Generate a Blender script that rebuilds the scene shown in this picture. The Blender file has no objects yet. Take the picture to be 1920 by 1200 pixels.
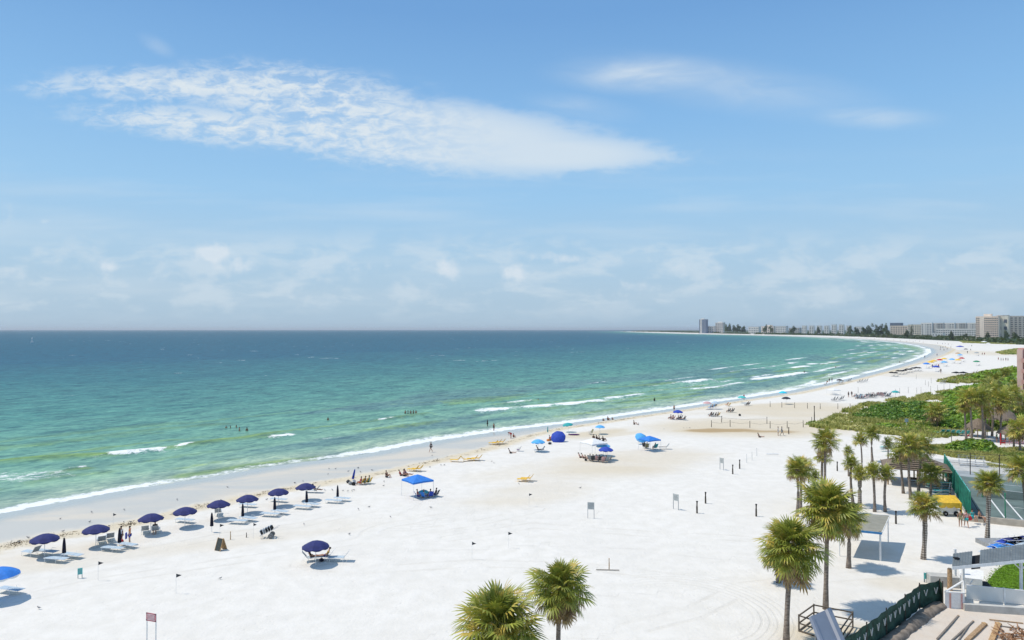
import bpy, math, random
import numpy as np
from mathutils import Vector, Matrix
R = math.radians
rnd = random.Random(7)
npr = np.random.RandomState(11)
scene = bpy.context.scene
COL = scene.collection

# ---------------------------------------------------------------- camera, world, sun, exposure
FPX, HCAM, PITCH = 1280.0, 20.0, math.atan(18 / 1280)
cam_d = bpy.data.cameras.new('camera'); cam_d.lens = 24; cam_d.sensor_width = 36
cam_d.clip_start = 0.5; cam_d.clip_end = 120000
cam = bpy.data.objects.new('camera', cam_d); COL.objects.link(cam)
cam.location = (0, 0, HCAM); cam.rotation_euler = (R(90) + PITCH, 0, 0)
scene.camera = cam

SUN_DIR = Vector((-0.52, 0.10, 1.0)).normalized()
SUN_EL = math.asin(SUN_DIR.z); SUN_AZ = math.atan2(SUN_DIR.x, SUN_DIR.y)
sun_d = bpy.data.lights.new('sun', 'SUN'); sun_d.energy = 3.55; sun_d.angle = R(0.55); sun_d.color = (1.0, 0.92, 0.80)
sun = bpy.data.objects.new('sun', sun_d); COL.objects.link(sun)
sun.rotation_euler = (-SUN_DIR).to_track_quat('-Z', 'Y').to_euler()
sun.location = (0, 0, 60)
scene.view_settings.view_transform = 'Standard'; scene.view_settings.look = 'None'
scene.view_settings.gamma = 1; scene.view_settings.exposure = 0.0
scene.view_settings.use_curve_mapping = False


class T:
    """small helper to write node trees as expressions"""
    def __init__(s, tree): s.t = tree; s.n = tree.nodes; s.l = tree.links
    def put(s, sock, v):
        if hasattr(v, 'is_linked') or isinstance(v, bpy.types.NodeSocket): s.l.new(v, sock)
        else:
            if sock.type == 'RGBA' and len(v) == 3: v = (*v, 1)
            sock.default_value = v
    def node(s, typ, ins=None, **props):
        n = s.n.new(typ)
        for k, v in props.items(): setattr(n, k, v)
        for k, v in (ins or {}).items(): s.put(n.inputs[k], v)
        return n
    def m(s, op, a, b=0.0, c=0.0, clamp=False):
        n = s.n.new('ShaderNodeMath'); n.operation = op; n.use_clamp = clamp
        for i, v in enumerate((a, b, c)): s.put(n.inputs[i], v)
        return n.outputs[0]
    def mix(s, f, a, b, blend='MIX'):
        n = s.n.new('ShaderNodeMix'); n.data_type = 'RGBA'; n.blend_type = blend
        s.put(n.inputs[0], f); s.put(n.inputs[6], a); s.put(n.inputs[7], b)
        return n.outputs[2]
    def ss(s, v, lo, hi, tlo=0.0, thi=1.0):
        n = s.n.new('ShaderNodeMapRange'); n.interpolation_type = 'SMOOTHSTEP'
        for i, x in enumerate((v, lo, hi, tlo, thi)): s.put(n.inputs[i], x)
        return n.outputs[0]
    def noise(s, vec, scale, detail=3, rough=0.55, dist=0.0):
        n = s.n.new('ShaderNodeTexNoise')
        if vec is not None: s.put(n.inputs['Vector'], vec)
        n.inputs['Scale'].default_value = scale; n.inputs['Detail'].default_value = detail
        n.inputs['Roughness'].default_value = rough; n.inputs['Distortion'].default_value = dist
        return n.outputs[0]
    def ramp(s, f, stops, interp='LINEAR'):
        n = s.n.new('ShaderNodeValToRGB'); cr = n.color_ramp; cr.interpolation = interp
        while len(cr.elements) < len(stops): cr.elements.new(0.5)
        for e, (p, c) in zip(cr.elements, stops): e.position = p; e.color = (*c, 1)
        s.put(n.inputs[0], f); return n.outputs[0]
    def vmul(s, v, k):
        n = s.n.new('ShaderNodeVectorMath'); n.operation = 'MULTIPLY'; s.put(n.inputs[0], v); n.inputs[1].default_value = k
        return n.outputs[0]
    def comb(s, x, y, z):
        n = s.n.new('ShaderNodeCombineXYZ'); s.put(n.inputs[0], x); s.put(n.inputs[1], y); s.put(n.inputs[2], z); return n.outputs[0]
    def sep(s, v):
        n = s.n.new('ShaderNodeSeparateXYZ'); s.put(n.inputs[0], v); return n.outputs
    def attr(s, name):
        n = s.n.new('ShaderNodeAttribute'); n.attribute_name = name; return n.outputs['Fac']


def lin(r, g, b):
    f = lambda c: (c / 255 / 12.92) if c / 255 <= 0.04045 else ((c / 255 + 0.055) / 1.055) ** 2.4
    return (f(r), f(g), f(b))


# sky: physical sky graded with height, plus cirrus sheets and low cumulus
world = bpy.data.worlds.new('World'); scene.world = world; world.use_nodes = True
wt = world.node_tree; wt.nodes.clear(); t = T(wt)
bg = wt.nodes.new('ShaderNodeBackground'); wo = wt.nodes.new('ShaderNodeOutputWorld'); wt.links.new(bg.outputs[0], wo.inputs[0])
SKY_STRENGTH = 0.10
HAZE = 4.5e-5
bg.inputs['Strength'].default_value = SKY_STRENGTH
sky = wt.nodes.new('ShaderNodeTexSky'); sky.sky_type = 'NISHITA'; sky.sun_disc = False
sky.sun_elevation = SUN_EL; sky.sun_rotation = SUN_AZ; sky.altitude = 0; sky.air_density = 1.0; sky.dust_density = 0.6; sky.ozone_density = 1.5
gen = wt.nodes.new('ShaderNodeTexCoord').outputs['Generated']
nx, ny, nz = t.sep(gen)
elev = t.m('MAXIMUM', nz, 0.0)
s10 = lambda c: tuple(x / SKY_STRENGTH for x in lin(*c))
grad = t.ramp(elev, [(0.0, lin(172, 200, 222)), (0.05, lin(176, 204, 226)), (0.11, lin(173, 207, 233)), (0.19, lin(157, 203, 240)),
                     (0.29, lin(138, 189, 236)), (0.42, lin(115, 166, 221)), (0.62, lin(106, 158, 214)), (1.0, lin(98, 150, 208))])  # top stops, above the view, lightened to fill the shadows
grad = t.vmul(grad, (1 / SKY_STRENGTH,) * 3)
base = t.mix(0.93, sky.outputs[0], grad)
front = t.m('GREATER_THAN', ny, 0.05)
ysafe = t.m('MAXIMUM', ny, 0.05)
u = t.m('DIVIDE', nx, ysafe); v = t.m('DIVIDE', nz, ysafe)          # direction ratios


def ell(cx, cy, a, b, tilt, soft=(1.25, 0.35)):
    """soft elliptical patch of sky, centre and size in photo pixels"""
    cu, cv = (cx - 960) / FPX, (618 - cy) / FPX
    du = t.m('SUBTRACT', u, cu); dv = t.m('SUBTRACT', v, cv)
    c, s_ = math.cos(R(tilt)), math.sin(R(tilt))
    x = t.m('ADD', t.m('MULTIPLY', du, c * FPX / a), t.m('MULTIPLY', dv, s_ * FPX / a))
    y = t.m('ADD', t.m('MULTIPLY', du, -s_ * FPX / b), t.m('MULTIPLY', dv, c * FPX / b))
    d = t.m('SQRT', t.m('ADD', t.m('MULTIPLY', x, x), t.m('MULTIPLY', y, y)))
    return t.ss(d, soft[0], soft[1], 0.0, 1.0)


uv = t.comb(u, v, 0.0)
n_small = t.noise(t.comb(t.m('MULTIPLY', u, 1.0), t.m('MULTIPLY', v, 2.3), 0.3), 30, 6, 0.66, 0.5)
n_mid = t.noise(t.comb(t.m('MULTIPLY', u, 1.0), t.m('MULTIPLY', v, 3.2), 1.3), 9, 6, 0.6, 0.6)
main = t.m('MAXIMUM', ell(790, 250, 470, 80, -6.0, (1.25, .4)), t.m('MULTIPLY', ell(370, 158, 400, 40, 0.0, (1.4, 0.1)), 0.98))
main = t.m('MAXIMUM', main, ell(580, 185, 300, 74, -8, (1.25, .3)))
main = t.m('MAXIMUM', main, ell(1000, 285, 360, 50, -1.5, (1.2, .3)))
main = t.m('MAXIMUM', main, ell(420, 238, 350, 42, -6, (1.35, .15)))
leftness = t.ss(u, (1020 - 960) / FPX, (560 - 960) / FPX)                 # mottled to the left, smooth to the right
mott = t.ss(t.m('ADD', t.m('MULTIPLY', n_small, 0.80), t.m('MULTIPLY', n_mid, 0.40)), 0.47, 0.72)
tex = t.m('ADD', t.m('MULTIPLY', leftness, t.m('SUBTRACT', t.m('MULTIPLY', mott, 0.80), 0.60)), 0.80)
edge = t.m('ADD', main, t.m('ADD', t.m('MULTIPLY', t.m('SUBTRACT', n_mid, 0.5), 1.1), t.m('MULTIPLY', t.m('SUBTRACT', n_small, 0.5), 0.8)))
c1 = t.m('MULTIPLY', t.m('MULTIPLY', t.ss(edge, 0.04, 0.72), main), tex, clamp=True)
soft_n = t.ss(n_mid, 0.25, 0.75, 0.35, 1.0)
c2 = t.m('MAXIMUM', t.m('MULTIPLY', ell(1225, 137, 200, 42, -1, (1.2, 0.0)), 0.78), t.m('MULTIPLY', ell(1380, 160, 320, 55, -8, (1.2, 0)), 0.36))
c2 = t.m('MAXIMUM', c2, t.m('MULTIPLY', ell(1640, 217, 130, 24, -2, (1.3, 0)), 0.5))
c2 = t.m('MAXIMUM', c2, t.m('MULTIPLY', ell(1090, 200, 110, 26, -8, (1.3, 0)), 0.28))
c2 = t.m('MAXIMUM', c2, t.m('MULTIPLY', ell(290, 82, 40, 16, -30, (1.3, 0)), 0.25))
c2 = t.m('MULTIPLY', c2, soft_n)
# veil streaks and the low bank above the horizon
n_low = t.noise(t.comb(u, t.m('MULTIPLY', v, 2.4), 2.1), 13, 6, 0.6, 0.3)
n_st = t.noise(t.comb(u, t.m('MULTIPLY', v, 9), 5.1), 3.2, 4, 0.55)
bank = t.m('MULTIPLY', t.ss(v, 0.165, 0.10), t.ss(v, 0.0, 0.045))
c3 = t.m('MULTIPLY', t.m('MULTIPLY', bank, t.ss(n_low, 0.42, 0.66)), 0.46)
veil = t.m('MULTIPLY', t.m('MULTIPLY', t.ss(v, 0.30, 0.15), t.ss(n_st, 0.42, 0.75)), 0.26)
c3 = t.m('MAXIMUM', c3, veil)
puff_n = t.noise(t.comb(u, v, 7.7), 42, 5, 0.6)
puffs = None
for (cx, cy, a, b, k) in [(398, 474, 50, 26, 1), (440, 500, 60, 24, .5), (840, 505, 36, 30, .8), (962, 512, 34, 22, .8), (200, 500, 30, 13, .6),
                          (1045, 483, 70, 16, .55), (15, 405, 26, 24, .45), (85, 413, 26, 10, .4), (700, 500, 80, 24, .38), (1190, 540, 60, 20, .35),
                          (290, 520, 60, 20, .35), (30, 515, 60, 20, .35), (570, 515, 60, 25, .3), (1300, 500, 120, 28, .3)]:
    e = t.m('MULTIPLY', ell(cx, cy, a, b, 0, (1.35, 0.0)), k)
    puffs = e if puffs is None else t.m('MAXIMUM', puffs, e)
puffs = t.ss(t.m('ADD', puffs, t.m('MULTIPLY', t.m('SUBTRACT', puff_n, 0.5), 1.5)), 0.20, 0.90)
pm = t.m('MULTIPLY', t.m('MULTIPLY', puffs, t.ss(v, 0.02, 0.06)), t.ss(v, 0.22, 0.17))
cl = t.m('MULTIPLY', t.m('MAXIMUM', c1, t.m('MAXIMUM', c2, c3)), front)
col = t.mix(cl, base, tuple(x / SKY_STRENGTH for x in lin(220, 231, 239)))
col = t.mix(t.m('MULTIPLY', t.m('MULTIPLY', pm, front), 0.75), col, tuple(x / SKY_STRENGTH for x in lin(224, 233, 241)))
# elsewhere in the sky: denser unseen cirrus, added as neutral fill for the shadows
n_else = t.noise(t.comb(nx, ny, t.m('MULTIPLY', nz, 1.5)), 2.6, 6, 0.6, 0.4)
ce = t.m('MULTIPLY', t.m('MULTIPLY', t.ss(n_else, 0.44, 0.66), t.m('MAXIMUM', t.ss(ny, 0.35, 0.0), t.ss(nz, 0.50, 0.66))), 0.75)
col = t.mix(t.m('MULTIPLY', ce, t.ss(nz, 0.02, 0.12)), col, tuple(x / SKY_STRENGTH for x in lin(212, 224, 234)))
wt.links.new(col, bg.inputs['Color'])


# ---------------------------------------------------------------- mapping between the photograph and the ground
def ray(px, py):
    u_, v_ = (px - 960) / FPX, (600 - py) / FPX
    return Vector((u_, math.cos(PITCH) - v_ * math.sin(PITCH), math.sin(PITCH) + v_ * math.cos(PITCH)))


def at(px, py, z=0.0):
    d = ray(px, py); k = (z - HCAM) / d.z
    return Vector((d.x * k, d.y * k, z))


def smooth(x, a, b):
    x = np.clip((x - a) / (b - a), 0, 1); return x * x * (3 - 2 * x)


SEA_Z = -0.5
SHORE_PX = [(-420, 1060), (-200, 1010), (0, 962), (100, 943), (200, 925), (300, 908), (400, 893), (480, 878), (560, 867), (640, 857), (700, 848), (760, 836), (830, 824),
            (900, 814), (960, 805), (1020, 798), (1080, 791), (1140, 783), (1200, 774), (1260, 766), (1300, 760), (1360, 751), (1400, 745),
            (1440, 739), (1500, 729), (1560, 717), (1600, 707), (1650, 694), (1700, 680), (1730, 669), (1745, 661), (1743, 654), (1722, 648),
            (1690, 643), (1640, 638), (1560, 633.5), (1480, 630.5), (1400, 628.5), (1300, 626.3), (1230, 624.2), (1165, 622.0), (1235, 620.6), (1420, 619.4)]
shore = np.array([at(x, y, SEA_Z)[:2] for x, y in SHORE_PX])
WRACK_PX = [(-420, 1140), (-200, 1080), (0, 1027), (60, 1014), (130, 1001), (250, 981), (350, 956), (470, 930), (560, 913), (640, 900), (740, 882), (800, 868), (860, 855), (930, 837), (1000, 815),
            (1060, 800), (1130, 790), (1200, 779), (1300, 765), (1400, 749), (1500, 736), (1600, 713), (1700, 688), (1745, 675), (1775, 664), (1790, 655),
            (1760, 647), (1700, 640.5), (1640, 636), (1560, 632), (1480, 629.3), (1400, 627.6), (1300, 625.4), (1230, 623.4), (1168, 621.8), (1236, 620.5), (1421, 619.35)]
wrack = np.array([at(x, y, 0)[:2] for x, y in WRACK_PX])


def pdist(P, line):
    """distance of points P (n,2) to a polyline and the side of it (+ = landward)"""
    best = np.full(len(P), 1e12); side = np.ones(len(P)); arc = np.zeros(len(P)); run = 0.0
    for a, b in zip(line[:-1], line[1:]):
        ab = b - a; L = ab @ ab
        k = np.clip(((P - a) @ ab) / L, 0, 1)
        q = P - (a + k[:, None] * ab)
        d = np.hypot(q[:, 0], q[:, 1])
        cr = ab[0] * (P[:, 1] - a[1]) - ab[1] * (P[:, 0] - a[0])
        u_ = d < best - 1e-9
        best = np.where(u_, d, best); side = np.where(u_, np.where(cr > 0, -1.0, 1.0), side)
        arc = np.where(u_, run + k * math.sqrt(L), arc); run += math.sqrt(L)
    return best, side, arc


def sd_shore(P):
    d, s_, _ = pdist(P, shore)
    return d * s_


def ground_h(P):
    P = np.atleast_2d(np.asarray(P, float)); d = sd_shore(P)
    r = np.hypot(P[:, 0], P[:, 1])
    h = np.where(d > 0, SEA_Z + 0.5 * smooth(d, -1, 14), SEA_Z - 0.02 + np.maximum(d, -200) * 0.04)
    return h


def gnd(px, py):
    z = 0.0
    for _ in range(5):
        p = at(px, py, z); z = float(ground_h([[p.x, p.y]])[0])
    return Vector((p.x, p.y, z))


# numpy value noise
_perm = npr.permutation(4096)
_val = npr.rand(4096)
def vnoise(x, y, seed=0):
    xi = np.floor(x).astype(np.int64); yi = np.floor(y).astype(np.int64); fx = x - xi; fy = y - yi
    fx = fx * fx * (3 - 2 * fx); fy = fy * fy * (3 - 2 * fy)
    h = lambda a, b: _val[_perm[(_perm[(a + seed * 131) & 4095] + b) & 4095]]
    return (h(xi, yi) * (1 - fx) + h(xi + 1, yi) * fx) * (1 - fy) + (h(xi, yi + 1) * (1 - fx) + h(xi + 1, yi + 1) * fx) * fy
def fbm(x, y, o=4, seed=0):
    s_ = 0; a = 1; n = 0
    for i in range(o): s_ = s_ + a * vnoise(x * 2 ** i, y * 2 ** i, seed + i); n += a; a *= 0.5
    return s_ / n


def mat(name, color, rough=0.8, vary=0.12, scale=6.0, spec=0.3, metallic=0.0, bump=0.0, trans=0.0, color2=None, obj_random=0.0):
    m_ = bpy.data.materials.new(name); m_.use_nodes = True; nt = m_.node_tree; t_ = T(nt)
    b = nt.nodes['Principled BSDF']
    tc = nt.nodes.new('ShaderNodeTexCoord').outputs['Object']
    n = t_.noise(tc, scale, 4, 0.6)
    dark = tuple(c * (1 - vary * 2) for c in color); lite = color2 or tuple(min(1, c * (1 + vary)) for c in color)
    c = t_.mix(t_.ss(n, 0.3, 0.7), dark, lite)
    if obj_random:
        oi = nt.nodes.new('ShaderNodeObjectInfo').outputs['Random']
        c = t_.mix(t_.m('MULTIPLY', oi, obj_random), c, (1, 1, 1), 'SOFT_LIGHT')
    nt.links.new(c, b.inputs['Base Color'])
    b.inputs['Roughness'].default_value = rough; b.inputs['Specular IOR Level'].default_value = spec
    b.inputs['Metallic'].default_value = metallic
    if bump:
        bn = t_.node('ShaderNodeBump', {'Strength': bump, 'Height': n}); nt.links.new(bn.outputs[0], b.inputs['Normal'])
    return m_


def newmesh(name, V, F, mats, mi=None, smooth_=False):
    me = bpy.data.meshes.new(name)
    me.from_pydata([tuple(v_) for v_ in V], [], F)
    for m_ in (mats if isinstance(mats, (list, tuple)) else [mats]): me.materials.append(m_)
    if mi is not None: me.polygons.foreach_set('material_index', mi)
    if smooth_: me.polygons.foreach_set('use_smooth', [True] * len(F))
    me.update(); return me


def link(name, me, parent=None, loc=None, rz=None):
    o = bpy.data.objects.new(name, me); COL.objects.link(o)
    if parent is not None: o.parent = parent
    if loc is not None: o.location = loc
    if rz is not None: o.rotation_euler = (0, 0, rz)
    return o


def tag(o, label=None, cat=None, group=None, kind=None):
    if label: o['label'] = label
    if cat: o['category'] = cat
    if group: o['group'] = group
    if kind: o['kind'] = kind
    return o


def grid_mesh(name, P, nr, na, mats, keep=None):
    """P (nr*na,3) laid out ring by ring"""
    i = np.arange(nr - 1)[:, None] * na + np.arange(na - 1)[None, :]
    q = np.stack([i, i + 1, i + 1 + na, i + na], -1).reshape(-1, 4)
    if keep is not None:
        q = q[keep[q].any(1)]
        used = np.unique(q); remap = np.full(len(P), -1); remap[used] = np.arange(len(used)); q = remap[q]; P = P[used]
    else: used = np.arange(len(P))
    me = bpy.data.meshes.new(name)
    me.vertices.add(len(P)); me.vertices.foreach_set('co', P.astype(np.float32).ravel())
    me.loops.add(q.size); me.loops.foreach_set('vertex_index', q.astype(np.int32).ravel())
    me.polygons.add(len(q)); me.polygons.foreach_set('loop_start', np.arange(0, q.size, 4, dtype=np.int32))
    me.polygons.foreach_set('use_smooth', np.ones(len(q), bool))
    me.materials.append(mats); me.update(calc_edges=True); me.validate()
    return me, used


def fattr(me, name, arr):
    a = me.attributes.new(name, 'FLOAT', 'POINT'); a.data.foreach_set('value', np.asarray(arr, np.float32))


# ---------------------------------------------------------------- sand
def sand_material():
    m_ = bpy.data.materials.new('sand'); m_.use_nodes = True; nt = m_.node_tree; t_ = T(nt); b = nt.nodes['Principled BSDF']
    pos = nt.nodes.new('ShaderNodeNewGeometry').outputs['Position']
    wr, tn, tr, sd, dr = t_.attr('wrack'), t_.attr('tan'), t_.attr('rut'), t_.attr('shore'), t_.attr('dirt')
    rw = t_.m('SUBTRACT', t_.m('ABSOLUTE', t_.m('SUBTRACT', t_.m('ABSOLUTE', tr), 0.85)), 0.0)
    tr = t_.m('MULTIPLY', t_.ss(rw, 0.30, 0.06), t_.ss(t_.noise(pos, 0.22, 3), 0.38, 0.58, 0.1, 0.75))
    X_, Y_, Z_ = t_.sep(pos)                                        # turning circle raked into the sand, bottom centre
    cx_, cy_ = t_.m('SUBTRACT', X_, 12.2), t_.m('SUBTRACT', Y_, 48.8)
    rad_ = t_.m('SQRT', t_.m('ADD', t_.m('MULTIPLY', cx_, cx_), t_.m('MULTIPLY', cy_, cy_)))
    ring = t_.m('MULTIPLY', t_.m('MULTIPLY', t_.ss(rad_, 4.2, 5.2), t_.ss(rad_, 8.4, 7.0)), t_.ss(t_.m('ADD', cx_, t_.m('MULTIPLY', cy_, 0.35)), -2.5, 2.0))
    ring = t_.m('MULTIPLY', ring, t_.ss(t_.m('SINE', t_.m('ADD', t_.m('MULTIPLY', rad_, 12.0), t_.m('MULTIPLY', t_.noise(pos, 0.5, 2), 3.0))), 0.1, 0.9))
    tr = t_.m('MAXIMUM', tr, t_.m('MULTIPLY', ring, 0.55))
    n1 = t_.noise(pos, 0.09, 4, 0.6); n2 = t_.noise(pos, 0.7, 4, 0.6); n3 = t_.noise(pos, 3.5, 3, 0.6)
    long_ = t_.noise(t_.vmul(pos, (0.05, 0.12, 1)), 1.0, 4, 0.6, 0.5)
    white = t_.mix(t_.ss(n2, 0.3, 0.72), (0.685, 0.655, 0.60), (0.745, 0.715, 0.665))
    white = t_.mix(t_.m('MULTIPLY', t_.ss(n1, 0.38, 0.68), 0.35), white, (0.65, 0.62, 0.57))
    tann = t_.ss(t_.m('ADD', tn, t_.m('MULTIPLY', t_.m('SUBTRACT', long_, 0.5), 0.6)), 0.1, 0.9)
    c = t_.mix(t_.m('MULTIPLY', tann, 0.9), white, (0.60, 0.52, 0.39))
    deep = t_.ss(tn, 1.1, 2.0)
    c = t_.mix(deep, c, (0.42, 0.31, 0.18))
    # footprints and debris flecks
    spk = t_.ss(t_.noise(pos, 1.9, 2, 0.7), 0.66, 0.74)
    c = t_.mix(t_.m('MULTIPLY', spk, 0.25), c, (0.5, 0.46, 0.40))
    fine = t_.m('MULTIPLY', t_.ss(t_.noise(pos, 5.0, 2, 0.7), 0.68, 0.72), t_.ss(t_.noise(pos, 0.13, 3), 0.45, 0.6))
    c = t_.mix(t_.m('MULTIPLY', fine, 0.5), c, (0.36, 0.34, 0.30))
    c = t_.mix(t_.m('MULTIPLY', tr, t_.ss(n3, 0.3, 0.7, 0.2, 0.5)), c, (0.56, 0.52, 0.45))
    c = t_.mix(t_.m('MULTIPLY', dr, t_.ss(n2, 0.2, 0.7, 0.6, 1.0)), c, (0.60, 0.52, 0.44))
    # wrack band: yellowish sand with dark weed flecks, then firm damp sand towards the water
    wn = t_.m('ADD', wr, t_.m('MULTIPLY', t_.m('SUBTRACT', n2, 0.5), 3.0))
    band = t_.m('MULTIPLY', t_.ss(wn, 3.0, 0.6), t_.ss(wn, -3.0, -0.4))
    c = t_.mix(t_.m('MULTIPLY', band, 0.7), c, (0.60, 0.50, 0.33))
    wet = t_.ss(wn, -0.5, -2.6)
    damp = t_.mix(t_.ss(long_, 0.42, 0.62), (0.475, 0.475, 0.445), (0.57, 0.525, 0.45))
    swash = t_.ss(t_.m('ADD', sd, t_.m('MULTIPLY', t_.m('SUBTRACT', n2, 0.5), 3)), 6.5, 2.0)
    damp = t_.mix(swash, damp, (0.42, 0.44, 0.415))
    c = t_.mix(wet, c, damp)
    fl = t_.m('MULTIPLY', t_.ss(t_.noise(t_.vmul(pos, (1, 1, 1)), 1.1, 5, 0.7), 0.57, 0.62), t_.m('MULTIPLY', t_.ss(wn, 1.0, 0.3), t_.ss(wn, -1.6, -0.8)))
    c = t_.mix(t_.m('MULTIPLY', fl, 0.85), c, (0.13, 0.09, 0.05))
    nt.links.new(c, b.inputs['Base Color'])
    nt.links.new(t_.m('SUBTRACT', 0.95, t_.m('MULTIPLY', wet, t_.m('ADD', t_.m('MULTIPLY', swash, 0.45), 0.25))), b.inputs['Roughness'])
    nt.links.new(t_.m('ADD', 0.08, t_.m('MULTIPLY', wet, 0.35)), b.inputs['Specular IOR Level'])
    vor = nt.nodes.new('ShaderNodeTexVoronoi'); vor.inputs['Scale'].default_value = 1.7; nt.links.new(pos, vor.inputs['Vector'])
    steps = t_.m('MULTIPLY', t_.ss(vor.outputs['Distance'], 0.0, 0.30), t_.ss(t_.noise(pos, 0.16, 3), 0.42, 0.58))
    hgt = t_.m('ADD', t_.m('ADD', t_.m('MULTIPLY', n3, 0.05), t_.m('MULTIPLY', n2, 0.14)), t_.m('MULTIPLY', steps, 0.05))
    hgt = t_.m('MULTIPLY', hgt, t_.m('SUBTRACT', 1.0, t_.m('MULTIPLY', wet, 0.9)))
    hgt = t_.m('SUBTRACT', hgt, t_.m('MULTIPLY', tr, 0.06))
    bn = t_.node('ShaderNodeBump', {'Strength': 0.55, 'Distance': 1.0, 'Height': hgt})
    nt.links.new(bn.outputs[0], b.inputs['Normal'])
    return m_


def poly_px(pts, z=0.0): return np.array([at(x, y, z)[:2] for x, y in pts])


def inside(P, poly):
    r = np.zeros(len(P), bool); n = len(poly); j = n - 1
    for i in range(n):
        a, b = poly[i], poly[j]
        c = (a[1] > P[:, 1]) != (b[1] > P[:, 1])
        with np.errstate(divide='ignore', invalid='ignore'):
            xi = (b[0] - a[0]) * (P[:, 1] - a[1]) / (b[1] - a[1]) + a[0]
        r ^= c & (P[:, 0] < xi); j = i
    return r


def sd_poly(P, poly):
    d = pdist(P, np.vstack([poly, poly[:1]]))[0]
    return np.where(inside(P, poly), d, -d)


nr, na = 520, 520
rr = np.geomspace(22, 60000, nr); aa = np.radians(np.linspace(-62, 62, na))
GX = (rr[:, None] * np.sin(aa)[None]).ravel(); GY = (rr[:, None] * np.cos(aa)[None]).ravel()
P2 = np.stack([GX, GY], 1)
gz = ground_h(P2)
gr = np.hypot(GX, GY)
dry = smooth(gz, -0.08, 0.0)
gz = gz + dry * (fbm(GX * 0.35, GY * 0.35, 3, 5) - 0.5) * 0.10 * np.clip(1 - gr / 900, 0, 1)
gme, _ = grid_mesh('beach_sand', np.stack([GX, GY, gz], 1), nr, na, sand_material())
ground = link('beach_sand', gme); tag(ground, kind='structure')
dw, sw, _ = pdist(P2, wrack)
fattr(gme, 'wrack', dw * sw); fattr(gme, 'shore', sd_shore(P2))
tan = np.zeros(len(P2))
# [centre px, centre py, half length m, half depth m, angle deg, amount]
for (px, py, a, b, ang, k) in [(1170, 868, 24, 11, 35, 0.62), (1010, 880, 20, 6, 35, .42), (1420, 800, 32, 18, 10, 0.8), (1500, 770, 30, 20, 30, 0.75), (1000, 925, 14, 7, 35, 0.45),
                               (1290, 775, 30, 6, 40, .35), (1120, 812, 12, 3.5, 40, .9), (1460, 760, 22, 6, 20, .8), (1700, 700, 30, 50, 0, 0.5), (1150, 815, 13, 3, 35, .6),
                               (1350, 807, 10.5, 3.6, 4, 2.4), (1440, 809, 10, 3.0, -6, 1.9), (760, 905, 30, 3, 38, .25), (1800, 660, 60, 160, 0, 0.55),
                               (330, 1030, 26, 3, 25, .45), (600, 985, 20, 3, 20, .3), (90, 1040, 12, 4, 30, .4), (1560, 1195, 5, 3, 10, .8), (1690, 1095, 4, 2.5, 0, .6)]:
    c = at(px, py); ca, sa = math.cos(R(ang)), math.sin(R(ang))
    dx, dy = GX - c.x, GY - c.y
    q = np.sqrt(((dx * ca + dy * sa) / a) ** 2 + ((-dx * sa + dy * ca) / b) ** 2)
    tan = np.maximum(tan, k * (1 - smooth(q, 0.35, 1.25)))
fattr(gme, 'tan', tan)
# wheel paths of the beach cleaner, kept as signed distance so the pair of ruts stays sharp
near = gr < 170; rutd = np.full(len(P2), 50.0)
for pts in ([(-100, 1140), (60, 1117), (200, 1088), (330, 1068), (480, 1046), (700, 1010), (900, 980), (1010, 955)], [(-60, 1075), (120, 1066), (260, 1036), (420, 1004), (560, 985), (690, 958)], [(610, 1064), (700, 1068), (900, 1056), (1090, 1062), (1180, 1071), (1290, 1086)],
            [(690, 1002), (705, 992), (730, 984), (760, 980), (830, 968)], [(1180, 1180), (1300, 1150), (1400, 1100), (1520, 1085), (1700, 1075)], [(840, 1010), (1000, 985), (1200, 1000), (1400, 1010)]):
    L = np.array([at(x, y)[:2] for x, y in pts]); d, s2, _ = pdist(P2[near], L); cur = rutd[near]; rutd[near] = np.where(d < np.abs(cur), d * s2, cur)
fattr(gme, 'rut', rutd)
dirt_poly = poly_px([(1560, 1215), (1640, 1190), (1700, 1165), (1770, 1140), (1930, 1148), (1930, 1300), (1500, 1300)])
dsd = sd_poly(P2[near], dirt_poly); dd = np.zeros(len(P2)); dd[near] = smooth(dsd, -0.5, 0.5)
fattr(gme, 'dirt', dd)


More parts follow.
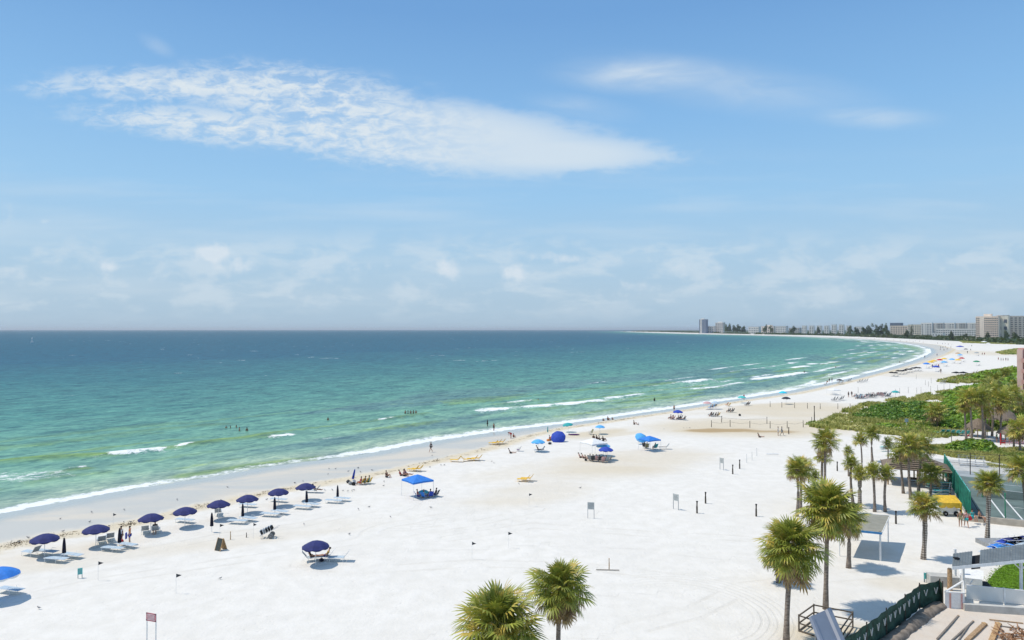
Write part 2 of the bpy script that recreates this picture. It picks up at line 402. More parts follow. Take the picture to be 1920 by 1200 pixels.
# ---------------------------------------------------------------- sea
def water_material():
    m_ = bpy.data.materials.new('sea_water'); m_.use_nodes = True; nt = m_.node_tree; t_ = T(nt); b = nt.nodes['Principled BSDF']
    pos = nt.nodes.new('ShaderNodeNewGeometry').outputs['Position']
    off, foam, crest, patch, dist = t_.attr('offshore'), t_.attr('foam'), t_.attr('crest'), t_.attr('patch'), t_.attr('range')
    wob = t_.noise(pos, 0.012, 4, 0.6)
    o2 = t_.m('ADD', off, t_.m('MULTIPLY', t_.m('SUBTRACT', wob, 0.5), 0.22))
    c = t_.ramp(o2, WATER_STOPS)
    # submerged bars and weed: darker patches near the shore
    c = t_.mix(t_.m('MULTIPLY', t_.ss(patch, 0.0, 1.0), 0.72), c, (0.095, 0.205, 0.21))
    c = t_.mix(t_.m('MULTIPLY', crest, 0.9), c, (0.19, 0.31, 0.045))
    # ripples: lit faces and shaded troughs painted into the water colour
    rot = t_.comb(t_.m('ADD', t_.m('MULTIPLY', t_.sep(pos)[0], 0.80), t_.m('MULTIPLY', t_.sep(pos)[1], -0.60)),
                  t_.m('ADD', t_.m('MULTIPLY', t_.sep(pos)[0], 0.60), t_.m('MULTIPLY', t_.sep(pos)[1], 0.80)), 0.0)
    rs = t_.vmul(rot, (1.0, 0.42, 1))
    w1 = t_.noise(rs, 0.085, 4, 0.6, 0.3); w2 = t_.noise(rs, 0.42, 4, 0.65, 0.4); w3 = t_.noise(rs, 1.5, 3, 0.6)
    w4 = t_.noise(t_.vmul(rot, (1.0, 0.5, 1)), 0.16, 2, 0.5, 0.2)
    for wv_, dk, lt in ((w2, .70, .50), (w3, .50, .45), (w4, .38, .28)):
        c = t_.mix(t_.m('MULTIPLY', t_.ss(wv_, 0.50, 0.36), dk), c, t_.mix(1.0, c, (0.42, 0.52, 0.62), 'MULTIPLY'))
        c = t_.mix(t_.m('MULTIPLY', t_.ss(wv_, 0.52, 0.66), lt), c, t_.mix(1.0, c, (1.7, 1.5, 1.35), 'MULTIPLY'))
    fn = t_.m('ADD', t_.m('MULTIPLY', t_.noise(pos, 1.3, 5, 0.7), 0.6), t_.m('MULTIPLY', t_.noise(pos, 0.35, 4, 0.6), 0.4))
    f = t_.ss(t_.m('ADD', foam, t_.m('MULTIPLY', t_.m('SUBTRACT', fn, 0.5), 2.4)), 0.30, 0.72)
    f = t_.m('MULTIPLY', f, t_.ss(foam, 0.02, 0.15))
    c = t_.mix(f, c, (0.78, 0.80, 0.80))
    hg = t_.m('ADD', t_.m('ADD', t_.m('MULTIPLY', w1, 1.1), t_.m('MULTIPLY', w2, 0.42)), t_.m('MULTIPLY', w3, 0.10))
    hg = t_.m('MULTIPLY', hg, t_.ss(off, 0.0, 0.12, 0.35, 1.0))
    bn = t_.node('ShaderNodeBump', {'Strength': 0.85, 'Distance': 1.0, 'Height': hg})
    # wind-roughened water: body colour plus sky mirrored by the facets, never a full mirror even at a low angle
    nt.nodes.remove(b)
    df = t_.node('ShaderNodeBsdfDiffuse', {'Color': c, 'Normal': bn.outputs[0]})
    gl = t_.node('ShaderNodeBsdfGlossy', {'Roughness': 0.22, 'Normal': bn.outputs[0]})
    fr_ = t_.node('ShaderNodeFresnel', {'IOR': 1.33, 'Normal': bn.outputs[0]}).outputs[0]
    fac = t_.m('MULTIPLY', t_.m('MINIMUM', fr_, 0.20), t_.m('SUBTRACT', 1.0, f))
    ms_ = t_.node('ShaderNodeMixShader', {0: fac}); nt.links.new(df.outputs[0], ms_.inputs[1]); nt.links.new(gl.outputs[0], ms_.inputs[2])
    nt.links.new(ms_.outputs[0], nt.nodes['Material Output'].inputs[0])
    return m_


# 'offshore' = log-ish distance from the shore line, 0 at the edge, 1 in the open sea
WATER_STOPS = [(0.0, (0.46, 0.49, 0.42)), (0.08, (0.35, 0.46, 0.345)), (0.18, (0.22, 0.395, 0.285)), (0.34, (0.130, 0.320, 0.240)), (0.50, (0.072, 0.240, 0.210)),
               (0.66, (0.034, 0.160, 0.180)), (0.82, (0.012, 0.100, 0.160)), (1.0, (0.007, 0.092, 0.150))]
nr, na = 620, 640
rr = np.geomspace(48, 90000, nr); aa = np.radians(np.linspace(-62, 46, na))
SX = (rr[:, None] * np.sin(aa)[None]).ravel(); SY = (rr[:, None] * np.cos(aa)[None]).ravel()
P2 = np.stack([SX, SY], 1); sr = np.hypot(SX, SY)
ds, ss_, arc = pdist(P2, shore); sd = -ds * ss_                    # + = out to sea
pale = 9.0 + 9.0 * smooth(sr, 110, 260)                          # the shelf widens towards the bay
offs = np.clip(np.log1p(np.maximum(sd, 0) / pale) / np.log1p(900 / pale), 0, 1)
foam = np.zeros(len(P2)); crest = np.zeros(len(P2)); lift = np.zeros(len(P2))
gate = lambda s_, n, lo, hi: smooth(fbm(s_ * n, s_ * 0 + 3.3, 3, 2), lo, hi)
wS = 0.55 + 0.0035 * sr
swing = (fbm(arc * 0.05, arc * 0, 3, 9) - 0.5) * 3.0
foam = np.maximum(foam, 1.05 * np.exp(-((sd - 1.2 - swing * .4) / (wS * (1.7 - .9 * smooth(sr, 150, 500)))) ** 2) * (0.45 + 0.55 * gate(arc, 0.035, 0.3, 0.5)))
foam = np.maximum(foam, 0.55 * np.exp(-((sd - 3.5 - swing) / (wS * 1.2)) ** 2) * gate(arc, 0.03, 0.45, 0.6))
foam = np.maximum(foam, 0.34 * np.exp(-((sd - 2.2 - swing) / 3.2) ** 2) * gate(arc, 0.02, 0.42, 0.6))
# breakers that follow the bay further along, where the photograph shows ranks of white lines
along = smooth(arc, float(pdist(np.array([at(1180, 774)[:2]]), shore)[2][0]), float(pdist(np.array([at(1520, 725)[:2]]), shore)[2][0])) * (1 - smooth(arc, 700 + float(pdist(np.array([at(1745, 660)[:2]]), shore)[2][0]), 1800 + float(pdist(np.array([at(1745, 660)[:2]]), shore)[2][0])))
for i, o_ in enumerate((8, 15, 23, 32, 43, 55, 70)):
    wig = (fbm(arc * 0.012, arc * 0 + i * 7.1, 3, 20 + i) - 0.5) * 14
    g = smooth(fbm(arc * 0.020, arc * 0 + i * 3.7, 4, 40 + i), 0.47, 0.60) * (.55 + .6 * fbm(arc * .12, sd * .2, 2, 70 + i))
    foam = np.maximum(foam, along * g * 0.72 * np.exp(-((sd - o_ - wig) / (0.7 + 0.0040 * sr)) ** 2) * np.clip(fbm(SX * .12, SY * .05, 3, 85) * 1.8 + .05, .4, 1.25))
def breaker(pts, w, k, what='foam', h=0.35):
    L = np.array([at(x, y, SEA_Z)[:2] for x, y in pts]); msk = (sr > L[:, 1].min() * .7) & (sr < np.hypot(L[:, 0], L[:, 1]).max() * 1.3)
    d, s_, _ = pdist(P2[msk], L); g = np.exp(-(d / w) ** 2)
    if what == 'foam':
        rag = np.clip(fbm(P2[msk, 0] * .35, P2[msk, 1] * .22, 3, 81) * 1.7 + .12, .45, 1.3)
        trail = .45 * np.exp(-(np.maximum(d * s_, 0) / (w * 3.5)) ** 2) * (s_ > 0) * (d < w * 7) * np.clip(fbm(P2[msk, 0] * .16, P2[msk, 1] * .1, 3, 83) * 2.4 - .75, 0, 1)
        foam[msk] = np.maximum(foam[msk], np.maximum(k * g * rag, trail * min(1, k)))
    if what == 'crest': crest[msk] = np.maximum(crest[msk], k * g)
    lift[msk] = np.maximum(lift[msk], h * np.exp(-(d / (w * 1.3)) ** 2))
breaker([(-60, 872), (60, 862), (120, 858), (213, 852)], 1.7, 1.0, 'crest')
breaker([(214, 850), (255, 847), (299, 842)], 1.2, 1.3)
breaker([(300, 842), (340, 838)], 1.1, 1.0, 'crest')
breaker([(342, 836), (357, 833)], 1.0, 1.1)
breaker([(358, 835), (400, 829), (452, 823), (520, 812)], 1.8, .9, 'crest')
breaker([(-60, 842), (40, 838), (160, 822), (300, 805), (420, 795)], 2.2, .35, 'crest', .15)
breaker([(512, 821), (540, 817)], 1.3, 1.2)
breaker([(490, 822), (512, 820)], 1.3, .8, 'crest')
breaker([(715, 787), (735, 784)], 1.0, .9); breaker([(735, 784), (800, 776)], 1.2, .6, 'crest')
breaker([(585, 825), (640, 820)], .9, .5, 'foam', .1)
breaker([(905, 771), (960, 766), (1040, 760), (1122, 752)], 2.3, 1.0)
breaker([(915, 768), (1000, 763)], 2.5, .7)
breaker([(948, 757), (992, 752)], 1.8, .8); breaker([(930, 760), (1010, 751)], 2.0, .4, 'crest')
breaker([(1140, 747), (1170, 744), (1203, 740)], 2.0, .9)
breaker([(1284, 717), (1305, 715), (1325, 712)], 3.0, 1.2)
breaker([(1300, 730), (1344, 727)], 2.2, .9); breaker([(1350, 726), (1363, 724)], 2, .8)
breaker([(1415, 711), (1460, 706), (1506, 699)], 3.2, 1.1)
for q in ((1486, 690), (1494, 689), (1503, 688), (1520, 683), (1540, 683)): breaker([q, (q[0] + 6, q[1] - 1)], 3, 1.1)
breaker([(60, 905), (110, 895), (200, 886)], 1.2, .45, 'crest', .1)
breaker([(100, 888), (130, 884), (165, 880)], .8, .9, 'crest', .2); breaker([(130, 880), (160, 877)], .4, .5)
breaker([(470, 873), (520, 866), (600, 858)], 1.5, .9, 'crest', .1)
breaker([(340, 893), (400, 884), (470, 872)], 1.4, .9, 'crest', .1)
breaker([(700, 848), (740, 843), (800, 833)], 1.3, .4, 'crest', .05)
fp = at(30, 893, SEA_Z); q = np.hypot((SX - fp.x) / 11, (SY - fp.y) / 5.5)
foam = np.maximum(foam, .42 * (1 - smooth(q, .3, 1.2)))
fp = at(800, 846, SEA_Z); q = np.hypot((SX - fp.x) / 6, (SY - fp.y) / 4); foam = np.maximum(foam, .3 * (1 - smooth(q, .2, 1.1)))
rx = SX * 0.80 - SY * 0.60; ry = SX * 0.60 + SY * 0.80                         # across and along the crests
pt = fbm(rx * 0.05, ry * 0.012, 4, 31)
patch = smooth(pt, 0.47, 0.58) * smooth(sd, 6, 16) * (1 - smooth(sd, 55, 110))
crest = np.maximum(crest, .62 * smooth(fbm(arc * .022, sd * .22, 3, 91), .60, .70) * smooth(sd, 5, 10) * (1 - smooth(sd, 40, 75)))
caps = smooth(fbm(rx * 0.11, ry * 0.035, 3, 77), 0.80, 0.86) * smooth(sd, 60, 200) * 0.5
foam = np.maximum(foam, caps)
swell = np.sin(sd * 0.42 + 2.2 * fbm(rx * .03, ry * .02, 2, 51) * 6.28) * 0.06 * smooth(sd, 2, 25) * (1 - smooth(sr, 500, 900))
swell += (fbm(rx * 0.35, ry * 0.15, 3, 61) - .5) * 0.42 * smooth(sd, 2, 40) * (1 - smooth(sr, 700, 1200))
sz = SEA_Z + lift * smooth(sd, 0, 6) + swell
keep = sd > -6.0
sme, used = grid_mesh('sea', np.stack([SX, SY, sz], 1), nr, na, water_material(), keep)
for nme, arr in (('offshore', offs), ('foam', foam), ('crest', crest), ('patch', patch), ('range', sr)): fattr(sme, nme, arr[used])
sea = link('sea', sme); tag(sea, kind='structure')


# ================================================================ builders
class MB:
    """collects simple shapes into one mesh"""
    def __init__(s): s.V = []; s.F = []; s.M = []
    def add(s, V, F, mi=0):
        o = len(s.V); s.V += [tuple(v_) for v_ in V]; s.F += [tuple(o + i for i in f) for f in F]; s.M += [mi] * len(F); return s
    def box(s, c, d, rz=0.0, mi=0, rot=None):
        c = Vector(c); M = rot or Matrix.Rotation(rz, 3, 'Z')
        V = [c + M @ Vector((x * d[0] / 2, y * d[1] / 2, z * d[2] / 2)) for z in (-1, 1) for x, y in ((-1, -1), (1, -1), (1, 1), (-1, 1))]
        return s.add(V, [(3, 2, 1, 0), (4, 5, 6, 7), (0, 1, 5, 4), (1, 2, 6, 5), (2, 3, 7, 6), (3, 0, 4, 7)], mi)
    def beam(s, a, b, w, h=None, mi=0):
        a, b = Vector(a), Vector(b); d = b - a
        return s.box((a + b) / 2, (d.length, w, h or w), mi=mi, rot=d.to_track_quat('X', 'Z').to_matrix())
    def tube(s, pts, r, n=6, mi=0, cap=True):
        pts = [Vector(p) for p in pts]; rs = r if isinstance(r, (list, tuple)) else [r] * len(pts); V = []
        for i, p in enumerate(pts):
            d = (pts[min(i + 1, len(pts) - 1)] - pts[max(i - 1, 0)]).normalized()
            q = d.to_track_quat('Z', 'Y')
            for k in range(n):
                a = 2 * math.pi * k / n; V.append(p + q @ Vector((math.cos(a) * rs[i], math.sin(a) * rs[i], 0)))
        F = [(i * n + k, i * n + (k + 1) % n, (i + 1) * n + (k + 1) % n, (i + 1) * n + k) for i in range(len(pts) - 1) for k in range(n)]
        if cap: F += [tuple(range(n))[::-1], tuple((len(pts) - 1) * n + k for k in range(n))]
        return s.add(V, F, mi)
    def ball(s, c, r, n=8, m=5, mi=0):
        c = Vector(c); r = r if isinstance(r, (list, tuple)) else (r, r, r); V = []
        for i in range(m + 1):
            th = math.pi * i / m
            for k in range(n):
                ph = 2 * math.pi * k / n
                V.append(c + Vector((r[0] * math.sin(th) * math.cos(ph), r[1] * math.sin(th) * math.sin(ph), r[2] * math.cos(th))))
        F = [(i * n + k, (i + 1) * n + k, (i + 1) * n + (k + 1) % n, i * n + (k + 1) % n) for i in range(m) for k in range(n)]
        return s.add(V, F, mi)
    def prism(s, pts, z0, z1, mi=0):
        n = len(pts); V = [(x, y, z0) for x, y in pts] + [(x, y, z1) for x, y in pts]
        F = [tuple(range(n))[::-1], tuple(range(n, 2 * n))] + [(i, (i + 1) % n, n + (i + 1) % n, n + i) for i in range(n)]
        return s.add(V, F, mi)
    def mesh(s, name, mats, sm=False): return newmesh(name, s.V, s.F, mats, s.M, sm)


def thing(name, label, cat, loc=(0, 0, 0), rz=0.0, group=None):
    o = bpy.data.objects.new(name, None); o.empty_display_size = 0.3; COL.objects.link(o)
    o.location = loc; o.rotation_euler = (0, 0, rz); tag(o, label, cat, group); return o


def part(name, mb, mats, parent, sm=False): return link(name, mb.mesh(name, mats, sm), parent)


def kids(o): return [c for c in KIDS.get(o.name, [])]
KIDS = {}
def register(root):
    """remember a thing's parts, so copies need no search through the scene"""
    allo = list(COL.objects)
    for c in allo:
        if c.parent is not None: KIDS.setdefault(c.parent.name, [])
    def rec(o):
        KIDS[o.name] = [c for c in allo if c.parent == o]
        for c in KIDS[o.name]: rec(c)
    rec(root)


def stem(n): return n.rsplit('.', 1)[0] if n[-3:].isdigit() else n


def copy_tree(root, loc, rz=0.0, label=None, group=None, mats=None, scale=None, cat=None):
    mats = mats or {}
    def rec(o, par):
        c = o.copy(); COL.objects.link(c)
        if par is not None: c.parent = par
        m_ = mats.get(stem(o.name))
        if m_ is not None and c.type == 'MESH':
            c.material_slots[0].link = 'OBJECT'; c.material_slots[0].material = m_
        for k in KIDS.get(o.name, []): rec(k, c)
        return c
    r = rec(root, None); r.location = loc; r.rotation_euler = (0, 0, rz)
    if label: r['label'] = label
    if cat: r['category'] = cat
    if group: r['group'] = group
    elif 'group' in r and not group: pass
    if scale: r.scale = (scale,) * 3 if not isinstance(scale, (tuple, list)) else scale
    return r


class Proto:
    """first use moves the original, later uses copy it"""
    def __init__(s, root): s.root = root; s.used = False; register(root)
    def put(s, loc, rz=0.0, label=None, group=None, mats=None, scale=None, cat=None):
        if not s.used and not mats:
            s.used = True; r = s.root; r.location = loc; r.rotation_euler = (0, 0, rz)
            if label: r['label'] = label
            if group: r['group'] = group
            if cat: r['category'] = cat
            if scale: r.scale = (scale,) * 3 if not isinstance(scale, (tuple, list)) else scale
            return r
        return copy_tree(s.root, loc, rz, label, group, mats, scale, cat)
    def done(s):
        if not s.used:
            def rec(o):
                for k in KIDS.get(o.name, []): rec(k)
                bpy.data.objects.remove(o)
            rec(s.root)


# materials
M = dict(
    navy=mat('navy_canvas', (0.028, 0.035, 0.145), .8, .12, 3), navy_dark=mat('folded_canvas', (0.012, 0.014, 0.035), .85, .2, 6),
    white=mat('white_paint', (0.80, 0.80, 0.79), .5, .05, 4), offwhite=mat('off_white_canvas', (0.74, 0.74, 0.72), .8, .05, 3),
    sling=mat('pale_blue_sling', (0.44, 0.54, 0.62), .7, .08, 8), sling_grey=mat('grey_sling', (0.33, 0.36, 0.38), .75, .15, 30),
    yellow=mat('yellow_paint', (0.80, 0.50, 0.05), .6, .1, 5), blue=mat('bright_blue_canvas', (0.035, 0.21, 0.66), .7, .08, 3),
    azure=mat('azure_canvas', (0.10, 0.42, 0.80), .7, .08, 3), cyan=mat('cyan_canvas', (0.03, 0.55, 0.72), .7, .08, 3),
    royal=mat('royal_blue_canvas', (0.03, 0.07, 0.42), .75, .1, 3), teal=mat('teal_canvas', (0.03, 0.36, 0.37), .7, .12, 4),
    turq=mat('turquoise_canvas', (0.10, 0.52, 0.50), .7, .1, 4), purple=mat('purple_canvas', (0.10, 0.03, 0.14), .8, .1, 4),
    orange=mat('orange_canvas', (0.75, 0.24, 0.04), .7, .1, 4), red=mat('red_canvas', (0.50, 0.035, 0.04), .7, .1, 4),
    pink=mat('pink_canvas', (0.62, 0.38, 0.38), .7, .15, 6), green=mat('green_canvas', (0.02, 0.24, 0.12), .7, .1, 4),
    black=mat('black_canvas', (0.015, 0.015, 0.018), .8, .15, 4), dark=mat('dark_grey_cloth', (0.05, 0.055, 0.065), .8, .2, 6),
    grey=mat('grey_metal', (0.30, 0.31, 0.32), .5, .1, 5), steel=mat('pale_steel', (0.46, 0.48, 0.50), .45, .06, 3, spec=.5),
    post=mat('weathered_post_wood', (0.085, 0.07, 0.055), .9, .25, 12), greypost=mat('grey_stake_wood', (0.24, 0.21, 0.18), .9, .2, 12),
    wood=mat('brown_wood', (0.42, 0.28, 0.16), .85, .2, 8), rail=mat('weathered_rail_wood', (0.16, 0.13, 0.10), .9, .2, 8),
    tan=mat('tan_board', (0.50, 0.32, 0.16), .8, .15, 8), board=mat('chalk_board', (0.06, 0.07, 0.065), .7, .15, 10),
    pinksign=mat('faded_red_sign', (0.60, 0.22, 0.24), .6, .2, 40), greysign=mat('faded_grey_sign', (0.56, 0.59, 0.57), .6, .2, 30),
    skin=mat('skin_tanned', (0.42, 0.22, 0.14), .6, .08, 5), skin2=mat('skin_light', (0.56, 0.33, 0.24), .6, .08, 5), skin3=mat('skin_dark', (0.14, 0.07, 0.045), .6, .08, 5),
    hair=mat('dark_hair', (0.025, 0.018, 0.014), .7, .2, 20), blond=mat('light_hair', (0.30, 0.19, 0.09), .7, .2, 20),
    olive=mat('olive_cloth', (0.25, 0.24, 0.14), .85, .1, 6), thatch=mat('weathered_thatch', (0.235, 0.185, 0.145), .95, .28, 14, bump=.8),
    rubber=mat('grey_tyre', (0.20, 0.20, 0.20), .8, .1, 6), gull=mat('gull_feathers', (0.30, 0.30, 0.31), .8, .25, 20), beak=mat('orange_beak', (0.5, 0.22, 0.03), .5, .1, 9),
    screen=mat('green_windscreen_mesh', (0.012, 0.155, 0.11), .85, .22, 1.6), fencemesh=mat('dark_green_fence_mesh', (0.028, 0.075, 0.055), .85, .25, 2.2),
    court=mat('grey_green_court', (0.135, 0.185, 0.175), .85, .12, 0.5), concrete=mat('pale_concrete', (0.50, 0.49, 0.46), .85, .08, 1.4),
    berm=mat('brown_silt', (0.25, 0.205, 0.165), .95, .2, 2.5), turf=mat('green_turf', (0.13, 0.25, 0.015), .95, .3, 3.5, bump=.6),
    roofmetal=mat('grey_roof_metal', (0.18, 0.205, 0.215), .55, .08, 2.0), cream=mat('cream_wall', (0.82, 0.75, 0.63), .8, .06, .3),
    peach=mat('peach_wall', (0.84, 0.72, 0.61), .8, .06, .3), bwhite=mat('white_wall', (0.82, 0.80, 0.76), .8, .06, .3), bgrey=mat('grey_wall', (0.58, 0.56, 0.53), .8, .08, .3),
    bblue=mat('slate_blue_wall', (0.20, 0.24, 0.32), .8, .08, .3), glass=mat('dark_window', (0.13, 0.15, 0.19), .25, .15, .5, spec=.6), terra=mat('pink_wall', (0.60, 0.33, 0.28), .8, .06, .4),
)


def bark(name, boots):
    m_ = bpy.data.materials.new(name); m_.use_nodes = True; nt = m_.node_tree; t_ = T(nt); b = nt.nodes['Principled BSDF']
    tc = nt.nodes.new('ShaderNodeTexCoord').outputs['Object']; x, y, z = t_.sep(tc)
    n = t_.noise(t_.vmul(tc, (3, 3, 9)), 1.3, 4, .65)
    c = t_.mix(t_.ss(n, .3, .7), (0.15, 0.115, 0.09), (0.36, 0.30, 0.25))
    if boots:
        ang = t_.m('ARCTAN2', y, x); k = t_.m('MULTIPLY', ang, 3 / math.pi * 1.0)
        a = t_.m('SINE', t_.m('ADD', t_.m('MULTIPLY', z, 15.0), t_.m('MULTIPLY', k, math.pi)))
        bb = t_.m('SINE', t_.m('SUBTRACT', t_.m('MULTIPLY', z, 15.0), t_.m('MULTIPLY', k, math.pi)))
        lat = t_.ss(t_.m('MULTIPLY', a, bb), -.1, .35)
        c = t_.mix(lat, t_.mix(.45, c, (.06, .045, .035)), t_.mix(t_.ss(n, .3, .7), (0.44, 0.37, 0.31), (0.62, 0.56, 0.48)))
    nt.links.new(c, b.inputs['Base Color']); b.inputs['Roughness'].default_value = .95; b.inputs['Specular IOR Level'].default_value = .1
    bn = t_.node('ShaderNodeBump', {'Strength': .8, 'Distance': .05, 'Height': n}); nt.links.new(bn.outputs[0], b.inputs['Normal'])
    return m_


def leafmat(name, c1, c2, c3=None, scale=1.2):
    """leaf colour wanders from leaf to leaf; thin leaves let light through"""
    m_ = bpy.data.materials.new(name); m_.use_nodes = True; nt = m_.node_tree; t_ = T(nt); b = nt.nodes['Principled BSDF']
    pos = nt.nodes.new('ShaderNodeNewGeometry'); n = t_.noise(pos.outputs['Position'], scale, 3, .7)
    ri = pos.outputs['Random Per Island']; oi = nt.nodes.new('ShaderNodeObjectInfo').outputs['Random']; ri = t_.m('ADD', t_.m('MULTIPLY', ri, .55), t_.m('MULTIPLY', oi, .45))
    c = t_.mix(ri, c1, c2)
    if c3: c = t_.mix(t_.ss(t_.m('ADD', n, t_.m('MULTIPLY', ri, .18)), .60, .74), c, c3)
    nt.links.new(c, b.inputs['Base Color']); b.inputs['Roughness'].default_value = .45; b.inputs['Specular IOR Level'].default_value = .45
    tr = t_.node('ShaderNodeBsdfTranslucent', {'Color': t_.mix(.5, c, (0.32, 0.36, 0.04))})
    ms = t_.node('ShaderNodeMixShader', {0: .2}); nt.links.new(b.outputs[0], ms.inputs[1]); nt.links.new(tr.outputs[0], ms.inputs[2])
    nt.links.new(ms.outputs[0], nt.nodes['Material Output'].inputs[0])
    return m_


BARK, BOOTS = bark('palm_bark', False), bark('palm_boots_bark', True)
FROND = leafmat('palm_frond', (0.085, 0.125, 0.016), (0.47, 0.48, 0.08), (0.56, 0.42, 0.09), .9)
FROND_DRY = leafmat('dry_palm_frond', (0.26, 0.15, 0.07), (0.46, 0.33, 0.13), (0.18, 0.10, 0.06))
GRAPE = leafmat('sea_grape_leaf', (0.035, 0.12, 0.008), (0.26, 0.42, 0.03), (0.28, 0.40, 0.03), .2)
BRIGHTLEAF = leafmat('bright_shrub_leaf', (0.11, 0.25, 0.010), (0.34, 0.48, 0.03), (0.06, 0.14, 0.015), .3)
GRASS = leafmat('dune_grass_blade', (0.30, 0.32, 0.06), (0.60, 0.54, 0.20), (0.18, 0.27, 0.04), .12)
PINE = leafmat('dark_pine_leaf', (0.020, 0.045, 0.020), (0.04, 0.075, 0.03))
FARLEAF = leafmat('far_tree_leaf', (0.030, 0.06, 0.022), (0.07, 0.105, 0.035), (0.05, 0.09, 0.02), .01)


# ---------------------------------------------------------------- cabbage palm
def frond_mesh(seed, dry=False, simple=False):
    """costapalmate fan: stalk, arched rib and folded leaf segments; grows along +X, unit reach about 1.9 m"""
    r = random.Random(seed); mb = MB(); droop = r.uniform(.25, .6) if not dry else r.uniform(.8, 1.3)
    L1 = r.uniform(.75, 1.0)
    rib = [Vector((x, 0, .10 * math.sin(x * 2) - droop * max(0, x - .5) ** 2 * .45)) for x in (0, L1 * .5, L1, L1 + .22, L1 + .45)]
    mb.tube(rib[:3], [.022, .016, .012], 3, 0, False)
    n = 13 if simple else 24
    for k in range(n):
        f = (k + .5) / n * 2 - 1
        ang = f * R(152) + r.uniform(-.04, .04)
        o = rib[2].lerp(rib[4], 1 - abs(f)) if abs(f) < .75 else rib[2]
        ln = (.95 - .28 * abs(f)) * r.uniform(.85, 1.1) * (.8 if dry else 1)
        d = Vector((math.cos(ang), math.sin(ang), 0)); side = Vector((-d.y, d.x, 0))
        wv = (.054 if not simple else .085) * r.uniform(.8, 1.15); fold = .30 * abs(math.sin(ang)) + .05
        up = Vector((0, 0, 1)); dr = (droop + r.uniform(0, .55)) * (.5 + .6 * abs(f))
        p1 = o + d * ln * .45 + up * (ln * .16 * fold * 2 - ln * .08 * dr)
        p2 = o + d * ln * .78 - up * ln * .30 * dr
        p3 = o + d * ln * (.93 if dr > .6 else 1.0) - up * ln * (.62 * dr)
        if simple: mb.add([o, p1 - side * wv, p1 + side * wv, p3], [(0, 1, 3, 2)])
        else: mb.add([o, p1 - side * wv, p1 + side * wv, p2 - side * wv * .6, p2 + side * wv * .6, p3], [(0, 1, 2), (1, 3, 4, 2), (3, 5, 4)])
    return mb


FR = [frond_mesh(i).mesh('frond', FROND) for i in range(5)]
FRD = [frond_mesh(20 + i, True).mesh('frond', FROND_DRY) for i in range(3)]
FRS = [frond_mesh(40 + i, simple=True) for i in range(4)]


def frond_poses(n, r, dry_share, spread=(86, -58)):
    out = []
    for k in range(n):
        f = (k + .5) / n; el = spread[0] + (spread[1] - spread[0]) * (f ** .82) + r.uniform(-8, 8)
        az = k * 2.39996 + r.uniform(-.25, .25)
        out.append((R(el), az, (f > 1 - dry_share) and r.random() < .8))
    return out


def palm(base, top, crown_r, label, n=44, dry=.12, trunk_r=.15, boots=False, near_=True, seed=0, group='cabbage palms on the sand', spread=(86, -58), shaggy=False):
    """base and top are world points; the crown sits at the top of the trunk"""
    r = random.Random(seed * 31 + 5); base, top = Vector(base), Vector(top)
    root = thing('palm_tree', label, 'palm tree', base, 0, group); tl = top - base
    bend = Vector((r.uniform(-.12, .12), r.uniform(-.12, .12), 0)); pts = []; rs = []
    for k in range(9):
        f = k / 8; pts.append(tl * f + bend * math.sin(f * math.pi)); rs.append(trunk_r * (1.45 - .45 * min(1, f * 5)) * (1 - .18 * f) * r.uniform(.96, 1.04))
    if boots: rs = [a * (1 + .25 * smooth(np.array(i / 8), .35, .55)) for i, a in enumerate(rs)]
    pts[0].z -= .3
    part('trunk', MB().tube(pts, [float(a) for a in rs], 10), BOOTS if boots else BARK, root, True)
    s_ = crown_r / 1.78
    hub = MB()
    for k in range(26):                                            # cut leaf bases under the crown
        a = k * 2.4; z = -.55 * s_ * (k / 26)
        p = tl + Vector((math.cos(a) * trunk_r, math.sin(a) * trunk_r, z)); hub.tube([p, p + Vector((math.cos(a), math.sin(a), 1.1)) * .3 * s_], [.045, .02], 3)
    part('leaf_bases', hub, FROND_DRY if shaggy else BOOTS, root)
    poses = frond_poses(int(n * 1.15), r, dry, spread)
    if near_:
        for el, az, dr in poses:
            o = link('frond', r.choice(FRD if dr else FR), root, tl)
            o.rotation_euler = (r.uniform(-.5, .5), -el, az); o.scale = (s_ * r.uniform(.85, 1.1) * (.86 if el > R(55) else 1) * (1.0 + (.12 if dr else 0)),) * 3
    else:
        mbs = [MB(), MB()]
        for el, az, dr in poses:
            src = r.choice(FRS); q = Matrix.Rotation(az, 3, 'Z') @ Matrix.Rotation(-el, 3, 'Y') @ Matrix.Rotation(r.uniform(-.5, .5), 3, 'X'); k = s_ * r.uniform(.85, 1.12)
            mbs[1 if dr else 0].add([tl + q @ (Vector(v_) * k) for v_ in src.V], src.F)
        part('crown', mbs[0], FROND, root)
        if mbs[1].F: part('dead_fronds', mbs[1], FROND_DRY, root)
    return root


